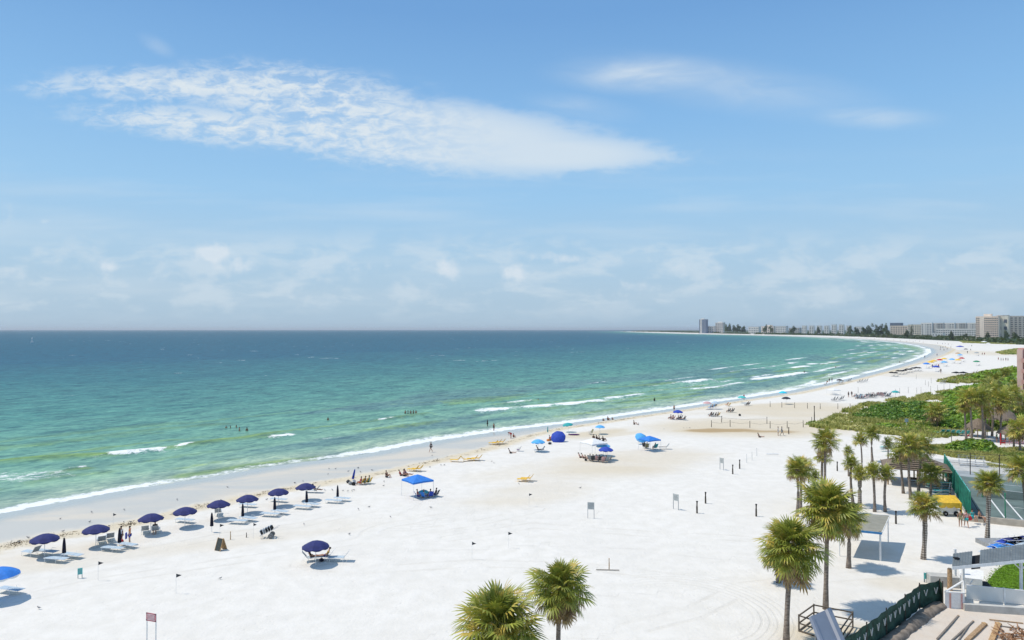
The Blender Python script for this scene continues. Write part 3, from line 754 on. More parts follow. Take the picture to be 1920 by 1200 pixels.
# ---------------------------------------------------------------- leafy mass: leaves spread through lumpy mounds
def leaf_mass(name, m_, mounds, n, size, seed=1, upward=.35, aspect=1.6):
    """mounds: (x, y, z, rx, ry, rz); leaves thickest near the skin"""
    r = np.random.RandomState(seed); mounds = np.array(mounds, float)
    w = (mounds[:, 3] * mounds[:, 4]); idx = r.choice(len(mounds), n, p=w / w.sum()); mm = mounds[idx]
    d = r.normal(size=(n, 3)); d[:, 2] = np.abs(d[:, 2]) * .9 + .02; d /= np.linalg.norm(d, axis=1)[:, None]
    lump = .82 + .36 * fbm(d[:, 0] * 3 + idx * 3.1, d[:, 1] * 3 + d[:, 2] * 3, 3, seed % 50)
    rad = (1 - .30 * r.rand(n) ** 2.2) * lump
    C = mm[:, :3] + d * mm[:, 3:6] * rad[:, None]
    nrm = d * .8 + r.normal(size=(n, 3)) * .55; nrm[:, 2] += upward; nrm /= np.linalg.norm(nrm, axis=1)[:, None]
    tmp = r.normal(size=(n, 3)); a = np.cross(nrm, tmp); a /= np.linalg.norm(a, axis=1)[:, None]; b = np.cross(nrm, a)
    s_ = size * r.uniform(.6, 1.3, n)[:, None]
    V = np.stack([C - a * s_ * aspect / 2, C - b * s_ / 2, C + a * s_ * aspect / 2, C + b * s_ / 2], 1).reshape(-1, 3)
    q = np.arange(n * 4).reshape(n, 4)
    me = bpy.data.meshes.new(name); me.vertices.add(len(V)); me.vertices.foreach_set('co', V.astype(np.float32).ravel())
    me.loops.add(n * 4); me.loops.foreach_set('vertex_index', q.astype(np.int32).ravel())
    me.polygons.add(n); me.polygons.foreach_set('loop_start', np.arange(0, n * 4, 4, dtype=np.int32))
    me.materials.append(m_); me.update(calc_edges=True); return me


def blades(name, m_, P, h, seed=2, per=6, w=.07):
    """tufts of dune grass at the points P (n,3)"""
    r = np.random.RandomState(seed); n = len(P) * per; C = np.repeat(P, per, 0) + np.c_[r.normal(size=(n, 2)) * .22, np.zeros(n)]
    az = r.rand(n) * 6.283; hh = h * r.uniform(.5, 1.25, n); lean = r.uniform(.15, .8, n) * hh
    dx, dy = np.cos(az), np.sin(az); ww = w * r.uniform(.6, 1.6, n)
    V = np.stack([C - np.c_[-dy * ww, dx * ww, ww * 0], C + np.c_[-dy * ww, dx * ww, ww * 0],
                  C + np.c_[dx * lean * .4 - dy * ww * .7, dy * lean * .4 + dx * ww * .7, hh * .65], C + np.c_[dx * lean, dy * lean, hh]], 1).reshape(-1, 3)
    q = np.arange(n * 4).reshape(n, 4)
    me = bpy.data.meshes.new(name); me.vertices.add(len(V)); me.vertices.foreach_set('co', V.astype(np.float32).ravel())
    me.loops.add(n * 4); me.loops.foreach_set('vertex_index', q.astype(np.int32).ravel())
    me.polygons.add(n); me.polygons.foreach_set('loop_start', np.arange(0, n * 4, 4, dtype=np.int32))
    me.materials.append(m_); me.update(calc_edges=True); return me


def scatter(poly, n, seed=3):
    r = np.random.RandomState(seed); lo, hi = poly.min(0), poly.max(0); out = np.zeros((0, 2))
    while len(out) < n:
        P = lo + r.rand(n * 3, 2) * (hi - lo); out = np.vstack([out, P[inside(P, poly)]])
    return out[:n]


# ---------------------------------------------------------------- people
def skin_mesh(name, J, E, m_, sub=1):
    """J: {joint: (x,y,z,radius)}, E: pairs of joints, first joint is the root"""
    names = list(J); me = bpy.data.meshes.new(name)
    me.from_pydata([J[k][:3] for k in names], [(names.index(a), names.index(b)) for a, b in E], []); me.materials.append(m_)
    o = bpy.data.objects.new(name, me); COL.objects.link(o)
    o.modifiers.new('skin', 'SKIN').use_smooth_shade = True
    sk = me.skin_vertices[0].data
    for i, k in enumerate(names):
        rr_ = J[k][3]; sk[i].radius = rr_ if isinstance(rr_, tuple) else (rr_, rr_); sk[i].use_root = (i == 0)
    ss_ = o.modifiers.new('sub', 'SUBSURF'); ss_.levels = ss_.render_levels = sub
    dg = bpy.context.evaluated_depsgraph_get(); ev = bpy.data.meshes.new_from_object(o.evaluated_get(dg)); ev.name = name
    if not ev.materials: ev.materials.append(m_)
    bpy.data.objects.remove(o); return ev


def joints(pose):
    """figure 1.7 m tall, faces -Y"""
    P = dict(pelvis=(0, 0, .93), waist=(0, 0, 1.08), chest=(0, .01, 1.30), neck=(0, 0, 1.45), head0=(0, -.01, 1.53), head1=(0, -.015, 1.63),
             sl=(.17, .01, 1.39), el=(.23, .03, 1.12), wl=(.23, -.03, .88), hl=(.225, -.05, .80), sr=(-.17, .01, 1.39), er=(-.23, .03, 1.12), wr=(-.23, -.03, .88), hr=(-.225, -.05, .80),
             pl=(.09, 0, .90), kl=(.10, -.01, .50), al=(.10, .02, .09), tl=(.11, -.13, .03), pr=(-.09, 0, .90), kr=(-.10, -.01, .50), ar=(-.10, .02, .09), tr=(-.11, -.13, .03))
    if pose == 'walk':
        P.update(kl=(.09, -.20, .53), al=(.09, -.30, .12), tl=(.10, -.44, .10), kr=(-.09, .08, .50), ar=(-.09, .34, .14), tr=(-.10, .24, .03), el=(.24, .14, 1.15), wl=(.22, .16, .92), hl=(.22, .15, .85),
                 er=(-.24, -.08, 1.14), wr=(-.22, -.24, .98), hr=(-.21, -.30, .94))
    if pose == 'bend':
        P.update(waist=(0, -.10, 1.03), chest=(0, -.30, 1.12), neck=(0, -.44, 1.16), head0=(0, -.50, 1.14), head1=(0, -.58, 1.12), sl=(.17, -.38, 1.14), sr=(-.17, -.38, 1.14), el=(.2, -.44, .87), er=(-.2, -.44, .87),
                 wl=(.16, -.50, .64), wr=(-.16, -.50, .64), hl=(.15, -.52, .57), hr=(-.15, -.52, .57))
    if pose in ('sit', 'recline', 'ground'):
        seat = .42 if pose != 'ground' else .14
        lean = {'sit': .16, 'recline': .42, 'ground': .12}[pose]; h = lambda z: (z - .93)
        for k in ('waist', 'chest', 'neck', 'head0', 'head1', 'sl', 'sr'):
            x, y, z = P[k]; dz = h(z); c = math.sqrt(1 - lean * lean); P[k] = (x, dz * lean + y, seat + dz * c)
        P['pelvis'] = (0, 0, seat)
        ky = -.44; kz = seat + (.10 if pose != 'ground' else .34); az_ = {'sit': .08, 'recline': seat, 'ground': .06}[pose]; ay = {'sit': -.50, 'recline': -.86, 'ground': -.66}[pose]
        if pose == 'recline': kz = seat + .06
        for s_, k in ((1, 'l'), (-1, 'r')):
            P['p' + k] = (.09 * s_, -.02, seat); P['k' + k] = (.11 * s_, ky, kz); P['a' + k] = (.11 * s_, ay, az_); P['t' + k] = (.12 * s_, ay - .12, az_ + (.06 if pose != 'recline' else .12))
            sx, sy, sz_ = P['s' + k]; P['e' + k] = (.25 * s_, sy - .06, sz_ - .26); P['w' + k] = (.20 * s_, sy - .28, sz_ - .30); P['h' + k] = (.17 * s_, sy - .35, sz_ - .29)
    rad = dict(pelvis=(.135, .10), waist=(.115, .085), chest=(.15, .095), neck=.05, head0=.075, head1=.085, sl=.06, el=.042, wl=.03, hl=.035, sr=.06, er=.042, wr=.03, hr=.035,
               pl=.085, kl=.058, al=.038, tl=.032, pr=.085, kr=.058, ar=.038, tr=.032)
    return {k: (*v_, rad[k]) for k, v_ in P.items()}


LIMBS = [('pelvis', 'waist'), ('waist', 'chest'), ('chest', 'neck'), ('neck', 'head0'), ('head0', 'head1'), ('chest', 'sl'), ('sl', 'el'), ('el', 'wl'), ('wl', 'hl'), ('chest', 'sr'), ('sr', 'er'),
         ('er', 'wr'), ('wr', 'hr'), ('pelvis', 'pl'), ('pl', 'kl'), ('kl', 'al'), ('al', 'tl'), ('pelvis', 'pr'), ('pr', 'kr'), ('kr', 'ar'), ('ar', 'tr')]


def person_proto(pose):
    J = joints(pose); root = thing('person', 'person', 'person')
    link('body', skin_mesh('body', J, LIMBS, M['skin']), root)
    g = lambda k, f: (*J[k][:3], tuple(a * f for a in J[k][3]) if isinstance(J[k][3], tuple) else J[k][3] * f)
    mid = lambda a, b, f, r_: (*[J[a][i] * (1 - f) + J[b][i] * f for i in range(3)], r_)
    top = {'waist': g('waist', 1.16), 'chest': g('chest', 1.14), 'pelvis': mid('pelvis', 'waist', .3, (.135, .10)), 'nb': mid('chest', 'neck', .45, .09), 'sl': g('sl', 1.25), 'sr': g('sr', 1.25), 'ul': mid('sl', 'el', .5, .065), 'ur': mid('sr', 'er', .5, .065)}
    link('shirt', skin_mesh('shirt', top, [('waist', 'pelvis'), ('waist', 'chest'), ('chest', 'nb'), ('chest', 'sl'), ('sl', 'ul'), ('chest', 'sr'), ('sr', 'ur')], M['offwhite']), root)
    sh = {'pelvis': g('pelvis', 1.14), 'pl': g('pl', 1.2), 'pr': g('pr', 1.2), 'ml': mid('pl', 'kl', .6, .09), 'mr': mid('pr', 'kr', .6, .09)}
    link('shorts', skin_mesh('shorts', sh, [('pelvis', 'pl'), ('pl', 'ml'), ('pelvis', 'pr'), ('pr', 'mr')], M['dark']), root)
    h0, h1 = Vector(J['head0'][:3]), Vector(J['head1'][:3]); u_ = (h1 - h0).normalized()
    q = u_.to_track_quat('Z', 'Y').to_matrix(); hb = MB().ball((0, 0, 0), (.092, .10, .085), 10, 6)
    hv = [q @ Vector(v_) + h1 + u_ * .03 + Vector((0, .025, 0)) for v_ in hb.V]
    link('hair', newmesh('hair', hv, hb.F, M['hair'], None, True), root)
    return Proto(root)


# ================================================================ beach furniture
def umbrella_proto(closed=False, fat=1.0):
    root = thing('beach_umbrella', 'umbrella', 'umbrella')
    if closed:
        root['category'] = 'folded umbrella'
        part('pole', MB().tube([(0, 0, -.1), (0, 0, 1.95)], .022, 6), M['white'], root)
        mb = MB(); V = []; n = 16; prof = [(.035, 1.93), (.075, 1.75), (.11, 1.35), (.125, .95), (.14, .62), (.10, .60)]
        for r_, z in prof:
            for k in range(n):
                a = 2 * math.pi * k / n; rr_ = r_ * (1.18 if k % 2 else .78); V.append((math.cos(a) * rr_, math.sin(a) * rr_, z))
        mb.add(V, [(i * n + k, i * n + (k + 1) % n, (i + 1) * n + (k + 1) % n, (i + 1) * n + k) for i in range(len(prof) - 1) for k in range(n)])
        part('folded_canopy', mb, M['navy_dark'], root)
        part('tie_strap', MB().tube([(0, 0, .92), (0, 0, .97)], .150, 10), M['black'], root)
        return Proto(root)
    part('pole', MB().tube([(0, 0, -.1), (0, 0, 1.94)], .024, 6), M['white'], root)
    n, rings = 8, 5; mb = MB(); V = [(0, 0, 2.02)]; R0 = 1.16
    for i in range(1, rings + 1):
        f = i / rings; z = 2.02 - .47 * f ** 1.9
        for k in range(n * 3):
            a = 2 * math.pi * k / (n * 3); sag = 1 - (.035 * f if k % 3 else 0)
            V.append((math.cos(a) * R0 * f * sag, math.sin(a) * R0 * f * sag, z - (0 if k % 3 == 0 else .018 * f)))
    N = n * 3
    F = [(0, 1 + k, 1 + (k + 1) % N) for k in range(N)] + [(1 + (i - 1) * N + k, 1 + i * N + k, 1 + i * N + (k + 1) % N, 1 + (i - 1) * N + (k + 1) % N) for i in range(1, rings) for k in range(N)]
    part('canopy', mb.add(V, F), M['navy'], root)
    vb = MB(); VV = []
    for k in range(N):
        a = 2 * math.pi * k / N; sag = 1 - (.035 if k % 3 else 0); z = 1.55 - (0 if k % 3 == 0 else .018)
        VV += [(math.cos(a) * R0 * sag, math.sin(a) * R0 * sag, z), (math.cos(a) * R0 * sag * 1.005, math.sin(a) * R0 * sag * 1.005, z - (.05 if k % 3 == 0 else .13))]
    part('valance', vb.add(VV, [(2 * k, 2 * ((k + 1) % N), 2 * ((k + 1) % N) + 1, 2 * k + 1) for k in range(N)]), M['navy'], root)
    for k in range(n):
        a = 2 * math.pi * k / n
        part('rib', MB().tube([(math.cos(a) * .1, math.sin(a) * .1, 1.96), (math.cos(a) * .62, math.sin(a) * .62, 1.82), (math.cos(a) * 1.1, math.sin(a) * 1.1, 1.55)], .008, 3), M['steel'], root)
    return Proto(root)


def lounger_proto(back):
    """foot end towards +X; back angle in degrees above flat; white tube frame with slung fabric"""
    root = thing('beach_lounger', 'lounger', 'lounger'); zs = .36; W = .31; a = R(back)
    hx = -.35; bx = hx - .72 * math.cos(a); bz = zs + .72 * math.sin(a); f = MB()
    for s_ in (-1, 1):
        f.tube([(1.0, W * s_, zs), (hx, W * s_, zs)], .017, 5); f.tube([(hx, W * s_, zs), (bx, W * s_, bz)], .017, 5)
        f.tube([(hx + .22, (W + .03) * s_, zs), (hx + .18, (W + .03) * s_, zs + .18), (hx - .25, (W + .03) * s_, zs + .18)], .014, 4)
    f.tube([(1.0, -W, zs), (1.0, W, zs)], .017, 5); f.tube([(bx, -W, bz), (bx, W, bz)], .017, 5)
    part('frame', f, M['white'], root)
    for x in (.82, -.30):
        for s_ in (-1, 1): part('leg', MB().tube([(x, W * s_, zs), (x + .05, W * s_ * 1.05, -.02)], .016, 5), M['white'], root)
    part('seat_sling', MB().box(((1.0 + hx) / 2, 0, zs + .012), (1.0 - hx - .03, W * 2 - .03, .015)), M['sling'], root)
    c = Vector((hx - .36 * math.cos(a), 0, zs + .36 * math.sin(a) + .012))
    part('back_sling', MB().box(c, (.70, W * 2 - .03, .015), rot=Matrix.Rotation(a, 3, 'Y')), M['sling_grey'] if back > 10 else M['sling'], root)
    return Proto(root)


def chair_proto():
    """low folding beach chair, faces +X"""
    root = thing('beach_chair', 'chair', 'beach chair'); f = MB()
    for s_ in (-1, 1):
        y = .29 * s_; f.tube([(.32, y, 0), (-.30, y, .62 * .55)], .014, 5); f.tube([(-.28, y, 0), (.25, y, .30), (-.28, y, .52)], .014, 5); f.tube([(-.2, y, .28), (-.48, y, .86)], .014, 5)
        f.box((-.03, y, .53), (.5, .045, .02))
    part('frame', f, M['steel'], root)
    part('seat', MB().add([(.27, -.27, .30), (.27, .27, .30), (-.18, .27, .24), (-.18, -.27, .24)], [(0, 1, 2, 3)]).box((.04, 0, .262), (.46, .54, .02), rot=Matrix.Rotation(-.13, 3, 'Y')), M['royal'], root)
    part('backrest', MB().box((-.335, 0, .57), (.02, .54, .62), rot=Matrix.Rotation(-.45, 3, 'Y')), M['royal'], root)
    return Proto(root)


def canopy_proto(size=2.8, h=2.0):
    root = thing('pop_up_canopy', 'canopy', 'canopy'); s_ = size / 2
    for x, y in ((-s_, -s_), (s_, -s_), (s_, s_), (-s_, s_)): part('leg', MB().tube([(x * 1.0, y * 1.0, -.05), (x * .98, y * .98, h)], .022, 4), M['white'], root)
    V = []; k = [(-s_, -s_), (s_, -s_), (s_, s_), (-s_, s_)]
    for x, y in k: V.append((x, y, h))
    for x, y in k: V.append((x * .5, y * .5, h + .34))
    V.append((0, 0, h + .62))
    mids = [((k[i][0] + k[(i + 1) % 4][0]) / 2 * .97, (k[i][1] + k[(i + 1) % 4][1]) / 2 * .97, h + .03) for i in range(4)]
    o = len(V); V += mids; F = []
    for i in range(4):
        j = (i + 1) % 4; F += [(i, o + i, 4 + i), (o + i, 4 + j, 4 + i), (o + i, j, 4 + j), (4 + i, 4 + j, 8)]
    part('roof', MB().add(V, F), M['blue'], root)
    vb = MB()
    for i in range(4):
        a, b = Vector((*k[i], h)), Vector((*k[(i + 1) % 4], h)); d = Vector((0, 0, -.2)); o_ = (a + b).normalized() * .012
        m_ = Vector(mids[i]); vb.add([a, m_, b, b + d, m_ + d, a + d], [(0, 1, 4, 5), (1, 2, 3, 4)])
    part('valance', vb, M['blue'], root)
    return Proto(root)


def post_proto(h, r_, cap=True, name='wooden_post', cat='post', mt='post'):
    root = thing(name, 'slim wooden post standing upright in the sand', cat); part('shaft', MB().tube([(0, 0, -.2), (.01, .01, h * .5), (0, 0, h)], [r_, r_ * .95, r_ * .9], 8), M[mt], root)
    if cap: part('rounded_cap', MB().ball((0, 0, h), (r_ * 1.15, r_ * 1.15, r_ * .9), 8, 4), M['black'], root)
    return Proto(root)


def flag_proto():
    root = thing('marker_flag', 'flag', 'marker flag'); part('pole', MB().tube([(0, 0, -.1), (0, 0, 1.5)], .011, 4), M['offwhite'], root)
    part('pennant', MB().add([(0, 0, 1.5), (.40, .05, 1.36), (0, 0, 1.2), (.2, -.05, 1.40), (.18, .03, 1.28)], [(0, 3, 1), (1, 4, 2), (0, 2, 4, 3), (3, 4, 1)]), M['dark'], root)
    return Proto(root)


def sign_proto(w, h, top, mt):
    root = thing('notice_sign', 'sign', 'sign')
    for s_ in (-1, 1): part('post', MB().box((s_ * (w / 2 - .03), .03, top / 2 - .05), (.05, .05, top + .1)), M['sling_grey' if mt != 'pinksign' else 'offwhite'], root)
    p = part('panel', MB().box((0, 0, top - h / 2), (w, .025, h)), M[mt], root)
    mb = MB()
    for i in range(5): mb.box((0, -.0155, top - h * (.2 + .15 * i)), (w * (.78 - .08 * (i % 2)), .006, h * .05))
    part('printed_lines', mb, M['white' if mt == 'pinksign' else 'grey'], root)
    if mt == 'pinksign':
        for s_ in (-1, 1):
            for z in (top - .04, top - h + .05): part('bolt_plate', MB().box((s_ * (w / 2 - .04), -.02, z), (.08, .02, .05)), M['dark'], root)
    return Proto(root)


def bird_proto():
    root = thing('gull', 'gull', 'bird')
    mb = MB().ball((0, 0, .17), (.17, .075, .07), 8, 5).ball((.15, 0, .26), (.05, .042, .045), 6, 4).tube([(.10, 0, .19), (.14, 0, .25)], [.05, .035], 5).add([(-.12, -.04, .17), (-.12, .04, .17), (-.30, .03, .16), (-.30, -.03, .16)], [(0, 1, 2, 3)])
    part('body', mb, M['gull'], root, True)
    for s_ in (-1, 1): part('leg', MB().tube([(0, .025 * s_, -.01), (.0, .025 * s_, .13)], .007, 3), M['beak'], root)
    part('bill', MB().tube([(.19, 0, .26), (.25, 0, .25)], [.014, .004], 4), M['beak'], root)
    return Proto(root)


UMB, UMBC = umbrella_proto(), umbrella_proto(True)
LFLAT, LUP = lounger_proto(0), lounger_proto(52)
CHAIR, CANOPY, FLAG, BIRD = chair_proto(), canopy_proto(), flag_proto(), bird_proto()
PERS = {k: person_proto(k) for k in ('stand', 'walk', 'sit', 'recline', 'ground', 'bend')}
for k in range(6): pass
rz_sea = R(145)                                                    # the bathers' chairs face the water


def um_colour(c, v_=None): return {'canopy': M[c], 'valance': M[v_ or c]}
def man(px, py, pose, rz, label, shirt='offwhite', shorts='dark', skin='skin', hair='hair', dz=0.0, z=None, group=None, bare=False, scale=None, loc=None):
    p = loc or gnd(px, py)
    if z is not None: p = at(px, py, z)
    p = p + Vector((0, 0, dz))
    return PERS[pose].put(p, R(rz), label, group, {'shirt': M[skin] if bare else M[shirt], 'shorts': M[shorts], 'body': M[skin], 'hair': M[hair]}, scale)


def on_ray(px, py, z): return at(px, py, z)


# ---- row of open navy umbrellas: pixel of the canopy top
navy_row = [(84, 1001, 'navy open umbrella at the left end of the row, two loungers beneath it'), (180, 984, 'navy open umbrella beside the two standing people, second from the left'),
            (283, 963, 'navy open umbrella shading a person seated in a grey chair, third from the left'), (347, 951, 'navy open umbrella over one flat lounger, fourth from the left'),
            (410, 938, 'navy open umbrella over a raised grey chair back, fifth from the left'), (464, 928, 'navy open umbrella over a flat pale lounger, sixth from the left'),
            (522, 916, 'navy open umbrella behind a folded one, seventh from the left'), (573, 906, 'navy open umbrella at the right end of the row, over a reclining person'),
            (592, 1014, 'navy open umbrella standing alone nearer than the row, over a seated person')]
G_N = 'open navy umbrellas on the sand'
UP = []
for px, py, lab in navy_row:
    p = at(px, py, 2.02); p.z = ground_h([[p.x, p.y]])[0]; UP.append(p); UMB.put(p, rnd.uniform(0, .7), lab, G_N)
G_C = 'folded navy umbrellas between loungers'
closed = [(120, 1050, 'folded navy umbrella between flat loungers, leftmost of the folded ones', 1.0), (224, 1030, 'folded navy umbrella right beside the person in white', 1.0), (397, 998, 'folded navy umbrella standing alone behind the board sign', 1),
          (455, 979, 'folded navy umbrella left of the loaded beach cart', 1), (515, 966, 'folded navy umbrella in front of the seventh open one', 1), (575, 952, 'folded navy umbrella in front of the reclining person', 1),
          (633, 941, 'folded navy umbrella at the right end, nearest the blue canopy', 1)]
CP = []
for px, py, lab, s_ in closed: p = gnd(px, py); CP.append(p); UMBC.put(p, rnd.uniform(0, 1), lab, G_C)
where = ['below the leftmost folded umbrella', 'at the feet of the person in white', '', 'left of the loaded beach cart', 'in front of the seventh open umbrella', 'in front of the reclining person', 'at the right end of the folded umbrellas']
G_L = 'flat pale loungers by the folded umbrellas'
for i, p in enumerate(CP):
    if not where[i]: continue
    for s_, w_ in ((-.62, 'nearer'), (.62, 'farther')):
        LFLAT.put(p + Vector((s_ * .55, s_ * .85, 0)), R(168 if s_ < 0 else 160) + rnd.uniform(-.05, .05), f'{w_} of two flat pale loungers {where[i]}', G_L)
G_R = 'loungers under the open navy umbrellas'
raised = [(60, 1042, 160, 'grey raised lounger left of the leftmost open umbrella'), (190, 1020, 125, 'grey lounger with raised back under the second open umbrella'), (206, 1014, 125, 'grey lounger with raised back just right of the second open umbrella'),
          (272, 1000, 118, 'empty grey lounger left of the seated person under the third open umbrella'), (292, 1000, 112, 'grey lounger holding the seated person under the third open umbrella'),
          (409, 966, 110, 'lounger with a wide grey raised back under the fifth open umbrella'), (588, 924, 175, 'dark lounger under the umbrella at the right end of the row'),
          (638, 1052, 182, 'white lounger with raised back standing in the sun beside the lone umbrella'), (610, 1050, 180, 'white lounger holding the seated person under the lone umbrella'), (584, 1052, 20, 'white lounger left of the pole under the lone umbrella, facing right')]
for px, py, rz, lab in raised: LUP.put(gnd(px, py), R(rz), lab, G_R)
for px, py, lab in [(88, 1040, 'flat lounger under the leftmost open umbrella'), (346, 980, 'flat pale lounger under the fourth open umbrella'), (464, 951, 'flat pale lounger under the sixth open umbrella'), (522, 941, 'flat pale lounger under the seventh open umbrella'),
                    (20, 1112, 'flat lounger under the bright blue umbrella at the left edge')]:
    LFLAT.put(gnd(px, py), R(165), lab, G_R)
p = at(-2, 1066, 2.3); UMB.put(Vector((p.x, p.y, 0)), .3, 'bright blue umbrella with white valance at the left edge', None, um_colour('blue', 'white'), 1.18)
# ---- people near the navy row
man(227, 1021, 'stand', -30, 'person in a white shirt standing beside a folded umbrella', 'white', 'dark', hair='hair')
man(243, 1021, 'stand', -70, 'person in an orange top holding a blue towel', 'orange', 'royal', 'skin2')
bag = thing('beach_bag', 'small red bag hanging at the person in white', 'bag', gnd(231, 1022) + Vector((0, -.2, 0)))
part('pouch', MB().ball((0, 0, .42), (.17, .1, .2), 8, 5), M['red'], bag); part('strap', MB().tube([(-.1, 0, .55), (0, 0, .85), (.1, 0, .55)], .012, 4), M['red'], bag)
tw = link('towel', MB().box((0, 0, 0), (.10, .34, .55)).mesh('towel', M['royal']), None, gnd(243, 1021) + Vector((-.26, -.12, .85)), .3); tag(tw, 'blue towel held by the person in orange', 'towel')
q = gnd(292, 1000); man(0, 0, 'sit', 22, 'person in grey seated under the third open umbrella', 'dark', 'dark', loc=q + Vector((-.1, .05, -.04)))
q = gnd(588, 924); man(0, 0, 'recline', 85, 'person in black reclining under the umbrella at the right end of the row', 'black', 'black', loc=q + Vector((.2, 0, -.04)))
q = gnd(610, 1050); man(0, 0, 'recline', -88 - 0, 'person in swimwear seated under the lone navy umbrella', 'yellow', 'purple', 'skin2', loc=q + Vector((.1, 0, -.04)))
q = gnd(584, 1052); man(0, 0, 'recline', 108, 'person in black reclining left of the pole under the lone umbrella', 'black', 'black', loc=q + Vector((0, 0, -.04)), hair='hair')
b_ = thing('beach_bag', 'dark blue bag on the shaded sand under the lone umbrella', 'bag', gnd(603, 1053)); part('pouch', MB().ball((0, 0, .14), (.22, .15, .16), 8, 5), M['navy_dark'], b_); part('handle', MB().tube([(-.12, 0, .26), (0, 0, .38), (.12, 0, .26)], .012, 4), M['dark'], b_)

# ---- loaded beach cart
p = gnd(503, 1008); ct = thing('beach_cart', 'tilted two-wheeled cart loaded with black and white chairs', 'cart', p, R(6))
A, B = Vector((-.75, 0, .25)), Vector((1.0, 0, 1.05)); fr = MB()
for s_ in (-1, 1): fr.tube([A + Vector((0, .33 * s_, 0)), B + Vector((0, .30 * s_, 0))], .022, 5)
for k in range(6): fr.tube([A.lerp(B, .05 + k * .14) + Vector((0, -.33, 0)), A.lerp(B, .05 + k * .14) + Vector((0, .33, 0))], .016, 4)
part('frame', fr, M['steel'], ct)
for s_ in (-1, 1):
    wh = part('wheel', MB().tube([(.30, .36 * s_ - .09, .24), (.30, .36 * s_ + .09, .24)], .24, 14), M['rubber'], ct); part('hub', MB().tube([(.30, .36 * s_ - .10, .24), (.30, .36 * s_ + .10, .24)], .07, 8), M['grey'], wh)
part('strut', MB().tube([(.30, -.3, .24), (.2, -.3, .68)], .018, 4).tube([(.30, .3, .24), (.2, .3, .68)], .018, 4).tube([(.3, -.4, .24), (.3, .4, .24)], .02, 5), M['steel'], ct)
part('stand_leg', MB().tube([(-.6, -.25, .32), (-.62, -.25, 0)], .016, 4).tube([(-.6, .25, .32), (-.62, .25, 0)], .016, 4), M['steel'], ct)
d = (B - A).normalized(); rotq = d.to_track_quat('X', 'Z').to_matrix()
for k in range(5):
    c_ = A.lerp(B, .16 + .13 * k) + Vector((-.12, 0, .16)); f = thing('folded_chair', ['lowest', 'second', 'middle', 'fourth', 'highest'][k] + ' folded chair strapped on the beach cart', 'folded chair', p + Matrix.Rotation(R(6), 3, 'Z') @ c_, R(6), 'folded chairs on the cart')
    part('panel', MB().box((0, 0, 0), (.12, .60, .36), rot=rotq), M['black' if k % 2 == 0 or k == 3 else 'sling_grey'], f); part('frame', MB().box((-.075, 0, .02), (.03, .66, .42), rot=rotq), M['white'], f)
# ---- sandwich board
p = gnd(414, 1031); sb = thing('sandwich_board', 'dark chalk board on a wooden easel standing on the sand', 'board sign', p, R(-20))
for s_, mt in ((-1, 'board'), (1, 'tan')):
    pn = part('panel', MB().box((0, s_ * .20, .52), (.62, .03, 1.08), rot=Matrix.Rotation(s_ * .33, 3, 'X')), M[mt], sb)
    part('frame', MB().beam((-.33, s_ * .40, 0), (-.33, s_ * .02, 1.08), .04).beam((.33, s_ * .40, 0), (.33, s_ * .02, 1.08), .04), M['tan'], sb)
sb.rotation_euler = (0, 0, R(-25))
tp = MB()
for i in range(6): tp.box((0, -.20 - .012 + 0, .52), (.40 - .05 * (i % 3), .012, .02), rot=Matrix.Rotation(-.33, 3, 'X'))
for i, zz in enumerate((.85, .74, .64, .54, .44)):
    pass
# ---- flags, stakes, posts, signs
G_F = 'small flags on thin poles in the sand'
for px, py, lab in [(212, 990, 'thin flag between the second umbrella and the water'), (184, 1088, 'thin flag at the lower left, right of the teal sign'), (330, 1113, 'thin flag alone on the open sand, lowest of the left flags'), (413, 962, 'thin flag right behind the fifth navy umbrella'),
                    (412, 1012, 'thin flag just behind the board sign'), (475, 1010, 'thin flag just left of the beach cart'), (885, 1048, 'thin flag in the open sand above the pair of palms, nearest of three'),
                    (953, 1028, 'thin flag in the open sand above the palms, middle of three'), (992, 950, 'thin flag below the yellow loungers, farthest of three')]: FLAG.put(gnd(px, py), rnd.uniform(-.5, .5), lab, G_F)
TS = sign_proto(.34, .5, .8, 'turq'); TS.root['label'] = 'small teal sign low in the sand at the left'; TS.put(gnd(150, 1084), R(30), 'small teal sign low in the sand at the left')
PS = sign_proto(.78, .52, 2.0, 'pinksign'); PS.put(gnd(283, 1209), R(-18), 'faded red and white sign on two white posts at the bottom left')
GS = sign_proto(.72, .75, 1.7, 'greysign'); G_S = 'grey notice signs on two posts'
for px, py, rz, lab in [(1108, 972, -8, 'grey sign on two posts standing alone, nearest of three'), (1267, 955, -48, 'grey sign on two posts left of two dark posts, middle of three'), (1353, 881, -60, 'grey sign on two posts, farthest of three')]: GS.put(gnd(px, py), R(rz), lab, G_S)
PD = post_proto(1.25, .10); G_P = 'thick dark wooden posts in the white sand'
for px, py, lab in [(1307, 962, 'dark post, left of the nearest pair by the middle sign'), (1323, 944, 'dark post, right of the nearest pair by the middle sign'), (1374, 889, 'dark post, left of the pair by the farthest sign'), (1387, 879, 'dark post, right of the pair by the farthest sign'),
                    (1418, 968, 'lone dark post left of the leftmost palm pair'), (1479, 814, 'dark post on the sand at the tip of the dune'), (1570, 883, 'dark post between the tall palm and the small palms'), (1680, 982, 'short dark post among the palm shadows'), (1516, 905, 'short dark post right of the palm pair')]:
    PD.put(gnd(px, py), rnd.uniform(0, 3), lab, G_P, scale=(1, 1, .72) if px in (1516,) else None)
PT = post_proto(1.05, .045, False, 'thin_stake', 'stake', 'greypost')
